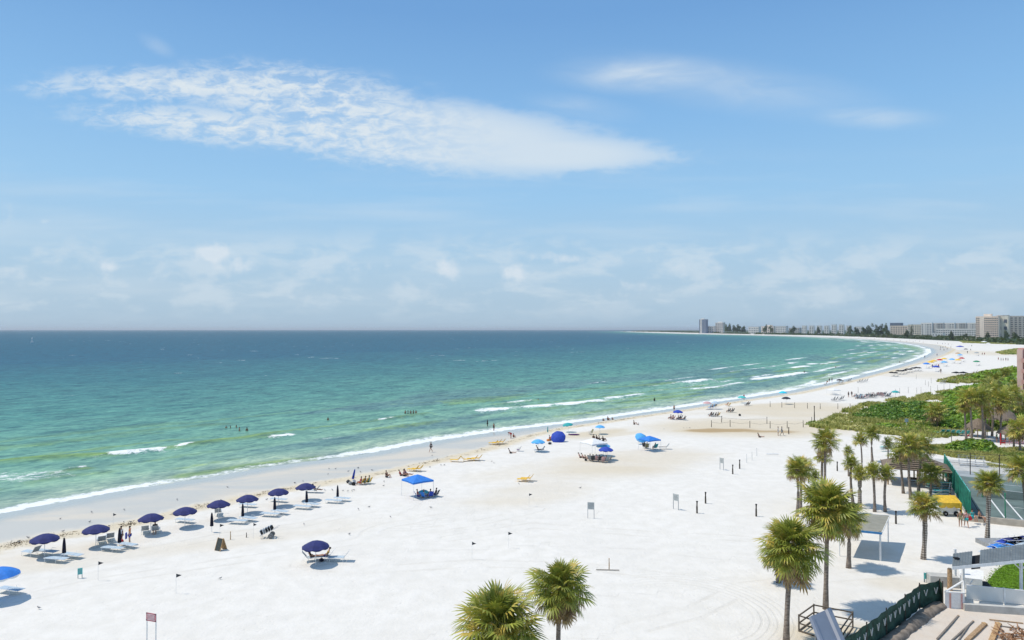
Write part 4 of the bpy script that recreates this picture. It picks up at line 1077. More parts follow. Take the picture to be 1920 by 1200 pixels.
for px, py, lab in [(1400, 868, 'pale thin stake, nearest of three by the farthest sign'), (1410, 863, 'pale thin stake, middle of three by the farthest sign'), (1419, 855, 'pale thin stake, farthest of three by the farthest sign')]: PT.put(gnd(px, py), 0, lab, 'pale stakes by the farthest sign', {'shaft': M['offwhite']}, (1, 1, 1.25))
PT.put(gnd(432, 1012), 0, 'short yellowish stake right of the board sign', None, {'shaft': M['tan']}, (1, 1, .75)); PT.put(gnd(462, 1008), 0, 'short dark stake left of the beach cart', None, {'shaft': M['post']}, (1, 1, .45)); PT.put(gnd(1142, 1068), 0, 'lone stake standing by a fallen board in the open sand', None, {'shaft': M['tan']}, (1, 1, .9))
pl = link('plank', MB().beam((-.9, .05, .04), (1.0, -.12, .05), .09, .03).mesh('plank', M['greypost']), None, gnd(1138, 1069)); tag(pl, 'long thin board lying at the foot of the lone stake', 'board')
pl = link('plank', MB().beam((-1, 0, .16), (1, .1, .16), .2, .08).mesh('plank', M['white']), None, gnd(1448, 853)); tag(pl, 'long white board lying on the sand left of the tallest near palm', 'board')
ROWA = [(1334, 801), (1353, 792), (1369, 800), (1406, 802), (1438, 794), (1444, 803), (1476, 803), (1506, 801)]
ROWB = [(1444, 763), (1466, 764), (1490, 765), (1514, 766), (1538, 767), (1571, 767), (1594, 767)]
G_A, G_B = 'dark slim posts around the sandy puddle', 'slim posts in a line beyond the puddle'
SP = post_proto(1.35, .07, True, 'boundary_post')
for px, py in ROWA: SP.put(gnd(px, py), 0, 'dark slim post standing around the damp brown hollow in the sand', G_A)
for px, py in ROWB: SP.put(gnd(px, py), 0, 'slim post in the line between the brown hollow and the crowd of chairs', G_B)
SP.put(gnd(1527, 793), 0, 'tall thick dark post at the tip of the green dune', None, None, (1.6, 1.6, 2.6)); SP.put(gnd(1522, 789), 0, 'short post beside the tall thick one at the dune tip', None, None, (1, 1, .6))
rp = MB()
for chain in ([ROWA[0], ROWA[2], ROWA[3], ROWA[5], ROWA[6], ROWA[7]], [ROWA[1], ROWA[4]]):
    for a, b in zip(chain[:-1], chain[1:]):
        A, B = gnd(*a) + Vector((0, 0, 1.0)), gnd(*b) + Vector((0, 0, 1.0)); rp.tube([A, (A + B) / 2 - Vector((0, 0, .25)), B], .02, 3)
tag(link('boundary_rope', rp.mesh('boundary_rope', M['greypost'])), 'slack rope strung between the slim posts around the hollow', 'rope')
G_D = 'thin poles along the far dune edge'
DP = post_proto(1.9, .05, False, 'thin_pole', 'pole', 'greypost')
for px, py in [(1609, 737), (1679, 741), (1687, 739), (1703, 737), (1719, 738), (1727, 737), (1745, 735), (1758, 733), (1770, 731), (1781, 731), (1795, 729), (1718, 711), (1735, 722), (1746, 718), (1741, 725), (1812, 724), (1830, 722)]: DP.put(gnd(px, py), 0, 'thin grey pole standing along the far edge of the dune', G_D)
# ---- birds
for px, py in [(53, 1010), (35, 1018), (113, 974), (172, 962), (168, 980), (118, 998), (233, 957), (232, 980), (205, 988), (245, 980), (332, 938), (427, 915), (500, 938), (553, 907), (568, 903), (617, 880), (629, 880), (615, 890), (653, 885), (672, 879), (676, 886), (671, 878),
               (698, 883), (720, 904), (609, 920), (623, 920), (643, 921), (652, 922), (660, 921), (664, 920), (719, 912), (672, 956), (692, 952), (808, 953), (732, 970), (655, 1003), (806, 877), (827, 873), (833, 873), (922, 866), (926, 869), (973, 908), (810, 855), (820, 862), (1088, 916), (1245, 805), (1282, 803), (1288, 803), (1293, 803), (73, 1142), (413, 1086), (570, 984), (1354, 786)]:
    BIRD.put(gnd(px, py), rnd.uniform(0, 6.28), 'small grey gull standing on the sand', 'gulls scattered over the beach', None, rnd.uniform(.6, .85))

# ---- blue pop-up canopy and the party under it
p = at(783, 899, 2.0); c0 = Vector((p.x, p.y, 0)); CANOPY.put(c0, R(38), 'bright blue square pop-up canopy over a seated party', None)
off = [(.2, -1.0, 20, 'royal'), (.95, -1.1, 60, 'blue'), (1.6, -.8, 120, 'royal'), (2.2, -.3, 160, 'dark')]
for i, (dx, dy, rz, c_) in enumerate(off):
    q = c0 + Vector((dx, dy, 0)); CHAIR.put(q, R(rz), ['leftmost', 'second', 'third', 'rightmost'][i] + ' blue chair under the bright blue canopy', 'blue chairs under the canopy', {'seat': M[c_], 'backrest': M[c_]})
    man(0, 0, 'sit', rz + 90, ['leftmost person seated', 'second person seated in a pale hat', 'third person seated', 'rightmost person seated leaning back'][i] + ' under the bright blue canopy', ['red', 'turq', 'dark', 'dark'][i], 'royal', 'skin' if i != 2 else 'skin3', loc=q + Vector((0, 0, -.12)), hair='hair' if i != 1 else 'blond')
UMB.put(c0 + Vector((.7, .1, -.5)), 0, 'small grey-green umbrella raised under the bright blue canopy', None, um_colour('turq'), .62)
# ---- group by the folded tilted umbrella
p = gnd(660, 906); u_ = UMBC.put(p, 0, 'tilted folded blue umbrella standing among beach gear by the wrack line', None, {'folded_canopy': M['royal']}); u_.rotation_euler = (.1, .22, 0)
for i, (px, py, c_, pc, lab) in enumerate([(676, 909, 'yellow', 'red', 'leftmost'), (684, 908, 'yellow', 'olive', 'middle'), (691, 907, 'yellow', 'turq', 'rightmost')]):
    q = gnd(px, py); CHAIR.put(q, R(165), f'{lab} of three yellow chairs right of the tilted folded umbrella', 'three yellow chairs', {'seat': M[c_], 'backrest': M[c_]}); man(0, 0, 'sit', 255, f'person seated in the {lab} of three yellow chairs', pc, 'red' if i == 0 else 'green', loc=q + Vector((0, 0, -.12)))
for i, (px, py, c_) in enumerate([(653, 906, 'dark'), (657, 909, 'grey'), (663, 910, 'black'), (664, 906, 'white')]):
    o = thing('gear_bag', ['dark bag at the left', 'grey bag at the front', 'round black bag at the right', 'white cooler bag at the back'][i] + ' of the pile by the tilted folded umbrella', 'bag', gnd(px, py)); part('pouch', MB().ball((0, 0, .2), (.28, .2, .24), 8, 5), M[c_], o, True); part('handle', MB().tube([(-.14, 0, .38), (0, 0, .52), (.14, 0, .38)], .014, 4), M['dark'], o)
# ---- yellow loungers
G_Y = 'yellow wooden loungers near the wrack line'
ymat = {'frame': M['yellow'], 'leg': M['yellow'], 'seat_sling': M['yellow'], 'back_sling': M['yellow']}
ymat2 = dict(ymat, seat_sling=M['orange'])
for px, py, lab in [(776, 884, 'left one of two yellow loungers behind the bright blue canopy'), (784, 883, 'right one of two yellow loungers behind the bright blue canopy'), (855, 866, 'left of four yellow loungers in a row along the wrack line'), (873, 865, 'second of four yellow loungers in a row along the wrack line'),
                    (887, 864, 'third of four yellow loungers in a row along the wrack line'), (895, 863, 'right of four yellow loungers in a row along the wrack line'), (926, 834, 'left of three yellow chairs below the seated couple'), (933, 833, 'middle of three yellow chairs below the seated couple'), (940, 832, 'right of three yellow chairs below the seated couple'),
                    (983, 903, 'nearer of two yellow loungers alone on the open sand'), (990, 901, 'farther of two yellow loungers alone on the open sand')]:
    LUP.put(gnd(px, py), R(165) if px != 873 else R(20), lab, G_Y, ymat, .95)
# ---- people between the canopy and the water
for px, py, pose, rz, lab, kw in [
    (752, 892, 'recline', 78, 'person in dark red reclining on the sand left of the canopy', dict(shirt='red', dz=-.34)), (762, 890, 'recline', 78, 'person in purple reclining on the sand behind the canopy', dict(shirt='purple', dz=-.34)), (758, 893, 'ground', 60, 'third of the people lying together behind the canopy', dict(shirt='pink')),
    (725, 895, 'ground', 60, 'person in black crouching by the wrack line left of the reclining three', dict(shirt='black')),
    (808, 848, 'walk', -60, 'person in dark clothes walking on the wet sand alone', dict(shirt='dark', shorts='black')),
    (958, 822, 'bend', -60, 'person in red bending at the water\'s edge', dict(shirt='red', shorts='red')), (963, 820, 'ground', 40, 'child crouching beside the person in red at the water\'s edge', dict(shirt='red', scale=.8)),
    (957, 850, 'recline', 100, 'person lying back on a low chair right of the yellow chairs', dict(shirt='sling_grey', dz=-.3)),
    (1189, 796, 'ground', 60, 'person sitting on the open sand alone', dict(shirt='olive')), (1197, 797, 'ground', 200, 'small child on the sand beside the lone sitting person', dict(scale=.55)),
    (1264, 772, 'stand', -30, 'person in a red top standing by the small dark blue umbrella', dict(shirt='skin2', shorts='black')),
    (1395, 750, 'stand', 20, 'person in a red shirt standing at the water\'s edge', dict(shirt='red')),
    (1466, 817, 'walk', 60, 'person in grey walking toward the dark post at the dune', dict(shirt='sling_grey', shorts='sling_grey', skin='skin3')), (1459, 817, 'stand', 60, 'paler person beside the walking one near the dune post', dict(shirt='offwhite', shorts='offwhite')),
    (1424, 820, 'recline', 100, 'person reclining alone left of the walking pair', dict(shirt='greypost', dz=-.3)),
    (1140, 788, 'ground', 30, 'person crouching in the middle of the dark group on the wet sand', dict(shirt='black', shorts='black')), (1131, 789, 'ground', 30, 'left person of the dark group on the wet sand', dict(shirt='black', scale=.7)), (1148, 787, 'ground', 30, 'right person of the dark group on the wet sand', dict(shirt='dark', scale=.7)),
    (1555, 717, 'stand', 0, 'dark figure standing left of the row of dark chairs', dict(shirt='black')), (1551, 717, 'ground', 0, 'seated dark figure left of the row of dark chairs', dict(shirt='black')), (1560, 716, 'stand', 30, 'right one of the two dark standing figures', dict(shirt='black')),
    (1591, 745, 'stand', 10, 'left of two people standing left of the crowd of chairs', dict(shirt='dark')), (1597, 744, 'stand', -20, 'right of two people standing left of the crowd of chairs', dict(shirt='dark')),
    (1783, 945, 'sit', 10, 'person in yellow sitting behind the yellow cart awning', dict(shirt='yellow', z=.7)),
    (1801, 988, 'stand', 150, 'person in olive clothes standing at the corner of the court', dict(shirt='olive', shorts='olive')), (1812, 989, 'walk', 160, 'person in teal shorts beside the one in olive at the court corner', dict(shirt='pink', shorts='teal')),
    (1824, 977, 'sit', 0, 'person with a teal towel sitting on the low court wall', dict(shirt='teal', shorts='pink', z=.25)), (1838, 978, 'sit', 30, 'tanned person sitting on the low court wall beside the palm', dict(shirt='skin', z=.25)),
    (1869, 830, 'stand', 30, 'person in dark green standing by the red barrier', dict(shirt='green', shorts='dark'))]:
    kw.setdefault('skin', 'skin'); man(px, py, pose, rz, lab, **kw)
# swimmers, waist deep
for px, py, pose, lab, dz in [(615, 788, 'stand', 'swimmer alone in the green water', -1.0), (760, 775, 'stand', 'leftmost swimmer of the group of five', -.95), (765, 775, 'stand', 'second swimmer of the group of five', -.95), (770, 775, 'stand', 'middle swimmer of the group of five', -.95), (775, 775, 'stand', 'fourth swimmer of the group of five', -.95), (780, 775, 'stand', 'rightmost swimmer of the group of five', -.95),
                          (449, 808, 'stand', 'swimmer with a dark back, left of the near pair', -.95), (463, 808, 'stand', 'swimmer right of the near pair', -.95), (424, 802, 'stand', 'farthest left bather with only the head above water', -1.3), (432, 802, 'stand', 'second bather from the left with only the head above water', -1.3), (443, 801, 'stand', 'bather with pale cap beside the near pair', -1.25),
                          (914, 799, 'stand', 'dark wader at left of the pair near the foam', -.35), (926, 808, 'stand', 'dark wader at right of the pair standing in the foam', -.12), (1227, 752, 'stand', 'dark bather near the breakers, right of the long white wave', -.7), (1009, 751, 'stand', 'bather beyond the long white wave', -1.1),
                          (1494, 698, 'stand', 'bather among the far breakers, left one', -.9), (1508, 700, 'stand', 'bather among the far breakers, right one', -.4), (1687, 680, 'stand', 'bather in the bend of the bay, right one', -.7), (1567, 690, 'stand', 'bather in the bend of the bay, left one', -.7)]:
    q = at(px, py, SEA_Z); q.z += dz; man(0, 0, pose, rnd.uniform(0, 360), lab, 'black' if px in (914, 926, 1227, 1508) else 'skin', 'dark', rnd.choice(['skin', 'skin3']), loc=q, group='bathers standing in the sea')
# ---- umbrella groups in mid distance: px, py of canopy top, colours, tilt, scale
def umb(px, py, c_, lab, v_=None, tilt=(0, 0), sc=1.0, z=1.98):
    p = at(px, py, z * sc); p.z = ground_h([[p.x, p.y]])[0]; u_ = UMB.put(p, .2, lab, None, um_colour(c_, v_), sc); u_.rotation_euler = (tilt[0], tilt[1], .2); return p
p = umb(1009, 824, 'azure', 'light blue umbrella shading a reclining person right of the yellow chairs')
LUP.put(p + Vector((.3, -.4, 0)), R(185), 'grey lounger under the light blue umbrella', None, {'back_sling': M['sling_grey']}); man(0, 0, 'recline', 95, 'person in grey lying on the lounger under the light blue umbrella', 'dark', 'dark', loc=p + Vector((.0, -.4, -.04)))
q = gnd(1048, 829); u_ = UMB.put(q + Vector((0, 0, -.9)), 0, 'big dark blue tilted beach shelter opening away from the camera', None, um_colour('royal'), 1.15); u_.rotation_euler = (R(48), R(-12), 0); u_.location = q + Vector((.15, 1.7, -.35))
umb(1066, 796, 'teal', 'low dark teal umbrella near the wet sand beyond the blue shelter', tilt=(0, -.12), sc=.9, z=1.6)
umb(1125, 803, 'azure', 'light blue and white umbrella set low by the wrack line', 'white', sc=.85, z=1.3)
UMBC.put(gnd(1027, 815), 0, 'folded teal umbrella left of the dark blue shelter', None, {'folded_canopy': M['teal']}, .8)
k_ = thing('paddle_board', 'long purple board lying on the sand right of the blue shelter', 'board', gnd(1076, 816), R(-4)); part('hull', MB().ball((0, 0, .14), (1.15, .3, .13), 12, 6), M['purple'], k_, True); part('fin', MB().add([(-.8, 0, .2), (-.95, 0, .2), (-.95, 0, .42)], [(0, 1, 2)]).box((-.9, 0, .26), (.12, .02, .1)), M['dark'], k_)
o = thing('beach_pile', 'grey-green camping chair right of the purple board', 'beach chair', gnd(1107, 815)); COL.objects.unlink(o); bpy.data.objects.remove(o)
CHAIR.put(gnd(1107, 815), R(200), 'grey-green chair right of the purple board', None, {'seat': M['grey'], 'backrest': M['olive']}, 1.2)
for i, (px, py, c_) in enumerate([(1034, 822, 'orange'), (1028, 827, 'orange'), (1031, 833, 'dark'), (1036, 826, 'olive')]):
    o = thing('gear_bag', ['orange bag highest in the heap', 'orange mat roll', 'dark bag lowest in the heap', 'olive rucksack'][i] + ' left of the dark blue shelter', 'bag', gnd(px, py)); part('pouch', MB().ball((0, 0, .18), (.34, .22, .2), 8, 5), M[c_], o, True); part('handle', MB().tube([(-.14, 0, .33), (0, 0, .46), (.14, 0, .33)], .014, 4), M['dark'], o)
man(1031, 826, 'ground', 60, 'person sitting in the heap of gear left of the blue shelter', 'red', 'dark', 'skin2')
CHAIR.put(gnd(972, 846), R(170), 'pale folding chair left of the light blue umbrella', None, {'seat': M['purple'], 'backrest': M['sling_grey']})
# white canopy and chair circle
p = at(1113, 832, 2.0); c0 = Vector((p.x, p.y, 0)); CANOPY.put(c0, R(32), 'white square pop-up canopy over a crowd of chairs', None, {'roof': M['white'], 'valance': M['white']}, 1.1)
umb(1136, 838, 'royal', 'dark blue umbrella in front of the white canopy', z=2.0); umb(1131, 830, 'azure', 'pale blue umbrella behind the dark blue one at the white canopy', 'white', z=2.1)
for i, (px, py, rz, c_, s_) in enumerate([(1107, 864, 60, 'sling_grey', 'black'), (1112, 865, 80, 'dark', 'dark'), (1118, 865, 90, 'pink', 'sling_grey'), (1124, 866, 100, 'dark', 'black'), (1130, 867, 110, 'pink', 'pink'), (1136, 867, 130, 'sling_grey', 'pink'), (1141, 866, 150, 'greypost', 'white')]):
    q = gnd(px, py); CHAIR.put(q, R(rz), ['leftmost', 'second', 'third', 'fourth', 'fifth', 'sixth', 'rightmost'][i] + ' chair of the row under the white canopy', 'chairs under the white canopy', {'seat': M[c_], 'backrest': M[c_]}, 1.1)
    if i < 6: man(0, 0, 'sit', rz + 90, ['leftmost', 'second', 'third', 'fourth', 'fifth', 'sixth'][i] + ' person seated under the white canopy', s_, 'dark', 'skin' if i % 2 else 'skin2', loc=q + Vector((0, 0, -.12)))
for i, (px, py, c_) in enumerate([(1088, 858, 'pink'), (1094, 859, 'pink'), (1098, 864, 'dark')]):
    man(px, py, 'recline' if i < 2 else 'ground', 100, ['left person lying on a towel left of the white canopy', 'right person lying on a towel left of the white canopy', 'dark figure sitting low left of the white canopy'][i], c_, 'dark', dz=-.34 if i < 2 else 0, skin='skin2')
for i, (px, py) in enumerate([(1113, 824), (1119, 825), (1124, 826), (1131, 827)]): man(px, py, 'ground', 40 * i, ['first', 'second', 'third', 'fourth'][i] + ' dark figure from the left sitting just beyond the white canopy', 'black', 'dark', 'skin3')
# blue canopy with umbrella beyond the white one
p = at(1218, 823, 1.9); c0 = Vector((p.x, p.y, 0)); CANOPY.put(c0, R(30), 'blue square canopy far right of the white one, lounger beside it', None, None, .93)
u_ = UMB.put(gnd(1199, 832) + Vector((0, .6, 0)), 0, 'pale blue patterned umbrella tilted behind the blue canopy', None, um_colour('azure', 'white'), .95); u_.rotation_euler = (R(40), R(12), 0)
for i, (px, py, rz, c_, s_) in enumerate([(1209, 840, 60, 'dark', 'black'), (1213, 841, 90, 'olive', 'dark'), (1228, 842, 120, 'teal', 'teal')]):
    q = gnd(px, py); CHAIR.put(q, R(rz), ['left', 'middle', 'right teal'][i] + ' chair under the farther blue canopy', None, {'seat': M[c_], 'backrest': M[c_]}, 1.1); man(0, 0, 'sit', rz + 90, ['left', 'middle', 'right'][i] + ' person seated under the farther blue canopy', s_, 'dark', loc=q + Vector((0, 0, -.12)))
LUP.put(gnd(1246, 842), R(180), 'lounger with raised back right of the farther blue canopy', None, {'seat_sling': M['greypost']}, 1.0)
# further groups
umb(1271, 769, 'royal', 'small dark blue umbrella above a group on the open sand')
for i, (px, py, c_) in enumerate([(1257, 786, 'pink'), (1262, 787, 'red'), (1272, 787, 'dark'), (1276, 786, 'dark'), (1282, 788, 'black')]):
    q = gnd(px, py); CHAIR.put(q, R(150), ['first', 'second', 'third', 'fourth', 'fifth'][i] + ' chair from the left under the small dark blue umbrella', 'chairs by the small dark blue umbrella', {'seat': M[c_], 'backrest': M[c_]}, 1.1); man(0, 0, 'recline' if i == 4 else 'sit', 240, ['first', 'second', 'third', 'fourth', 'fifth'][i] + ' person from the left by the small dark blue umbrella', c_, 'dark', loc=q + Vector((0, 0, -.12)))
umb(1326, 752, 'pink', 'pink and white umbrella at the wrack line', 'white'); umb(1341, 752, 'sling', 'pale lilac umbrella right of the pink one', 'white')
for i, (px, py, c_) in enumerate([(1330, 766, 'azure'), (1336, 765, 'azure'), (1341, 763, 'dark'), (1330, 780, 'dark'), (1334, 781, 'black'), (1339, 781, 'black'), (1346, 781, 'yellow'), (1362, 761, 'orange'), (1366, 762, 'yellow'), (1366, 773, 'dark'), (1373, 773, 'black'), (1398, 761, 'black'), (1403, 760, 'dark')]):
    q = gnd(px, py); w_ = 'by the pink umbrella' if i < 3 else ('in the pair rows below the pink umbrella' if i < 7 else ('right of the pink umbrella' if i < 11 else 'behind the small teal umbrella'))
    CHAIR.put(q, R(140), ['left', 'middle', 'right', 'leftmost', 'second', 'third', 'rightmost yellow', 'orange', 'yellow', 'left dark', 'right dark', 'left dark', 'right dark'][i] + ' chair ' + w_, None, {'seat': M[c_], 'backrest': M[c_]}, 1.15)
    if i in (1, 2, 4, 6, 9, 10, 12): man(0, 0, 'sit', 230, 'person seated in the ' + ['', 'middle', 'right', '', 'second', '', 'rightmost yellow', '', '', 'left dark', 'right dark', '', 'right dark'][i] + ' chair ' + w_, 'dark', 'dark', loc=q + Vector((0, 0, -.12)))
b_ = thing('beach_ball', 'round black ball or bag alone on the sand', 'bag', gnd(1387, 780)); part('body', MB().ball((0, 0, .25), (.3, .3, .25), 10, 6), M['black'], b_, True); part('handle', MB().tube([(-.12, 0, .45), (0, 0, .6), (.12, 0, .45)], .02, 4), M['dark'], b_)
umb(1391, 741, 'turq', 'small turquoise umbrella at the wrack line near the person in red'); umb(1468, 733, 'cyan', 'bright cyan umbrella at the wrack line')
umb(1474, 744, 'dark', 'dark grey umbrella right below the bright cyan one'); umb(1574, 709, 'dark', 'dark umbrella at the water\'s edge left of the dark chairs', z=2.0)
for i, (px, py, c_) in enumerate([(1589, 716, 'dark'), (1593, 715, 'black'), (1609, 718, 'black'), (1614, 717, 'dark'), (1619, 717, 'sling_grey'), (1624, 716, 'dark'), (1547, 722, 'tan'), (1571, 720, 'tan'), (1578, 719, 'tan'), (1561, 752, 'black'), (1566, 752, 'dark'), (1574, 751, 'black'), (1578, 750, 'black')]):
    CHAIR.put(gnd(px, py), R(140), f'{["left chair of the pair right of the far dark umbrella", "right chair of the pair right of the far dark umbrella", "first dark chair of the far four", "second dark chair of the far four", "third dark chair of the far four", "fourth dark chair of the far four", "tan chair left of the dark umbrella", "tan chair under the dark umbrella", "tan chair right under the dark umbrella", "first chair of the group below the white tent", "second chair of the group below the white tent", "third chair of the group below the white tent", "fourth chair of the group below the white tent"][i]}', None, {'seat': M[c_], 'backrest': M[c_]}, 1.5)
p = at(1563, 731, 1.5); CANOPY.put(Vector((p.x, p.y, 0)), R(20), 'low white tent on the open sand left of the crowd of chairs', None, {'roof': M['white'], 'valance': M['white']}, (1.0, 1.0, .75))
umb(1561, 729, 'dark', 'dark umbrella poking behind the low white tent', sc=.7)
G_K = 'crowd of pink and grey chairs before the dune'
for k in range(34):
    px = 1603 + k * 2.0 + rnd.uniform(-1, 1); py = 747 - k * .12 + rnd.uniform(-3.2, 1.5); c_ = rnd.choice(['pink', 'sling_grey', 'dark', 'pink', 'greypost', 'sling']); q = gnd(px, py)
    CHAIR.put(q, R(rnd.uniform(100, 170)), 'chair in the long crowd of chairs before the green dune', G_K, {'seat': M[c_], 'backrest': M[c_]}, 1.3)
    if k % 2 == 0: man(0, 0, 'sit', rnd.uniform(190, 260), 'person sitting in the long crowd before the green dune', rnd.choice(['pink', 'dark', 'black', 'offwhite', 'red', 'skin']), 'dark', rnd.choice(['skin', 'skin2', 'skin3']), loc=q + Vector((0, 0, -.12)), group='people in the long crowd of chairs')
umb(1679, 733, 'teal', 'teal umbrella right of the crowd of chairs', z=1.9)
G_KU = 'rank of black umbrellas at the water'
for px, py in [(1672, 696), (1679, 696.5), (1684, 693), (1690, 693), (1696, 692), (1701, 690), (1706, 690), (1712, 688), (1718, 687), (1723, 687.5)]:
    p = at(px, py, 2.2); p.z = 0; UMB.put(p, .2, 'black umbrella in the rank of black umbrellas at the water', G_KU, um_colour('black'), 1.0)
    CHAIR.put(p + Vector((.5, -.6, 0)), R(150), 'black chair under the rank of black umbrellas', 'chairs of the black umbrella rank', {'seat': M['black'], 'backrest': M['black']}, 1.3)
for px, py, c_, lab in [(1737, 680, 'blue', 'bright blue umbrella at the near end of the far colourful group'), (1751, 675, 'yellow', 'yellow umbrella left of the red one in the far group'), (1745, 677, 'yellow', 'leftmost yellow umbrella of the far group'), (1762, 673, 'red', 'red umbrella of the far group'), (1770, 671, 'yellow', 'yellow umbrella right of the red one'),
                       (1755, 685.5, 'royal', 'dark blue umbrella in front of the yellow ones'), (1770, 677, 'azure', 'light blue umbrella of the far group'), (1785, 672, 'azure', 'pale blue umbrella between the yellow ones'), (1796, 673, 'yellow', 'rightmost yellow umbrella of the far group'), (1803, 670, 'red', 'small reddish umbrella behind the rightmost yellow one'), (1800, 664, 'azure', 'pale umbrella far behind the rightmost yellow one'),
                       (1811, 653.5, 'dark', 'dark umbrella right of the far blue canopy'), (1831, 660, 'sling_grey', 'grey umbrella alone on the far sand'), (1831, 676, 'green', 'green umbrella alone on the far sand'), (1796, 661, 'tan', 'tan umbrella in the far distance')]:
    p = umb(px, py, c_, lab, sc=1.45); CHAIR.put(p + Vector((.6, -1, 0)), R(150), 'dark chair beneath the ' + ' '.join(lab.split()[:9]), None, {'seat': M['dark'], 'backrest': M['dark']}, 1.4)
p = at(1800, 652.5, 2.0); CANOPY.put(Vector((p.x, p.y, 0)), R(20), 'far blue canopy where the beach bends', None, {'roof': M['royal'], 'valance': M['royal']}, 1.7)
p = at(1845, 643, 2.0); CANOPY.put(Vector((p.x, p.y, 0)), R(20), 'far white tent before the condominiums, left one', None, {'roof': M['white'], 'valance': M['white']}, 1.8)
p = at(1853, 645, 2.0); CANOPY.put(Vector((p.x, p.y, 0)), R(40), 'far white tent before the condominiums, right one', None, {'roof': M['white'], 'valance': M['white']}, 1.4)
p = at(1793, 698, 2.0); CANOPY.put(Vector((p.x, p.y, 0)), R(10), 'dark low canopy at the edge of the far dune, left one', None, {'roof': M['black'], 'valance': M['black']}, .9)
p = at(1806, 698, 2.0); CANOPY.put(Vector((p.x, p.y, 0)), R(10), 'dark low canopy at the edge of the far dune, right one', None, {'roof': M['black'], 'valance': M['black']}, .9)
G_FP = 'tiny people far along the beach'
for px, py in [(1764, 653), (1768, 653), (1773, 652), (1783, 653), (1763, 657), (1770, 658), (1776, 656), (1767, 646), (1772, 646), (1778, 647), (1785, 648), (1758, 645), (1842, 666), (1846, 666), (1872, 676), (1877, 677), (1881, 677), (1886, 677), (1890, 677), (1814, 663), (1734, 672), (1757, 668),
               (1640, 636.5), (1648, 637), (1662, 638), (1676, 639), (1688, 640), (1700, 641), (1706, 639), (1712, 642), (1716, 640), (1724, 641), (1731, 643), (1625, 635), (1610, 634.5), (1760, 690), (1748, 690), (1764, 700), (1820, 658), (1822, 650)]:
    man(px, py, rnd.choice(['stand', 'walk', 'stand']), rnd.uniform(0, 360), 'tiny figure standing far along the beach', rnd.choice(['dark', 'red', 'royal', 'offwhite', 'black']), 'dark', rnd.choice(['skin', 'skin3', 'skin2']), group=G_FP, scale=1.25)
for px, py, lab in [(1764, 719, 'grey-brown chair group before the far dune, left one'), (1770, 718, 'grey-brown chair before the far dune, middle one'), (1787, 717, 'grey-brown chair before the far dune, right one'), (1822, 702, 'pinkish chair at the top edge of the far dune, left one'), (1829, 700, 'pinkish chair at the top edge of the far dune, right one')]:
    CHAIR.put(gnd(px, py), R(150), lab, None, {'seat': M['greypost'], 'backrest': M['pink' if px > 1800 else 'olive']}, 2.0)
# marker buoy out at sea
bu = thing('channel_marker', 'tiny white marker far out on the sea at the left', 'buoy', at(60, 642, SEA_Z)); part('float', MB().tube([(0, 0, -.4), (0, 0, 1.0)], 2.0, 10), M['white'], bu); part('mast', MB().tube([(0, 0, 1), (0, 0, 6)], .5, 6), M['white'], bu); part('top_mark', MB().ball((0, 0, 6.4), 1.1, 8, 5), M['white'], bu)


# ================================================================ palms
def pp(bx, by, cx, cy, dia, label, **kw):
    """base pixel on the sand, crown centre pixel, crown width in pixels"""
    b = gnd(bx, by); d = ray(cx, cy); k = b.y / d.y
    top = Vector((d.x * k, b.y, HCAM + d.z * k)); R_ = dia * top.y / FPX / 2
    top.z -= R_ * .06
    return palm((b.x, b.y, 0), top, R_, label, **kw)


pp(1047, 1290, 1050, 1098, 108, 'cabbage palm at the bottom centre, right one of two, with brown hanging fronds', n=66, dry=.30, seed=1, spread=(88, -66))
pp(937, 1335, 935, 1166, 146, 'cabbage palm at the bottom centre, left one of two, crown cut by the frame', n=70, dry=.16, seed=2, spread=(88, -55))
pp(1474, 1205, 1485, 1022, 112, 'tall cabbage palm left of the wooden rail enclosure, crown full and shaggy', n=68, dry=.22, seed=3, spread=(88, -68), trunk_r=.17)
pp(1548, 1142, 1552, 950, 112, 'tall cabbage palm standing inside the wooden rail enclosure', n=64, dry=.12, seed=4, spread=(88, -52), trunk_r=.16)
pp(1460, 1092, 1456, 1036, 58, 'low palm half hidden behind the palm left of the enclosure', n=40, dry=.4, seed=5)
pp(1591, 1065, 1592, 972, 64, 'palm with thick grey trunk casting a crown shadow before the shade canopy', n=50, dry=.08, seed=6, trunk_r=.17)
pp(1731, 1048, 1733, 946, 56, 'single palm with criss-cross trunk on the open sand right of the shade canopy', n=40, dry=.16, seed=7, trunk_r=.19, boots=True, spread=(80, -40))
pp(1851, 1015, 1854, 904, 54, 'single palm with criss-cross trunk before the tennis court', n=40, dry=.14, seed=8, trunk_r=.18, boots=True, spread=(80, -40))
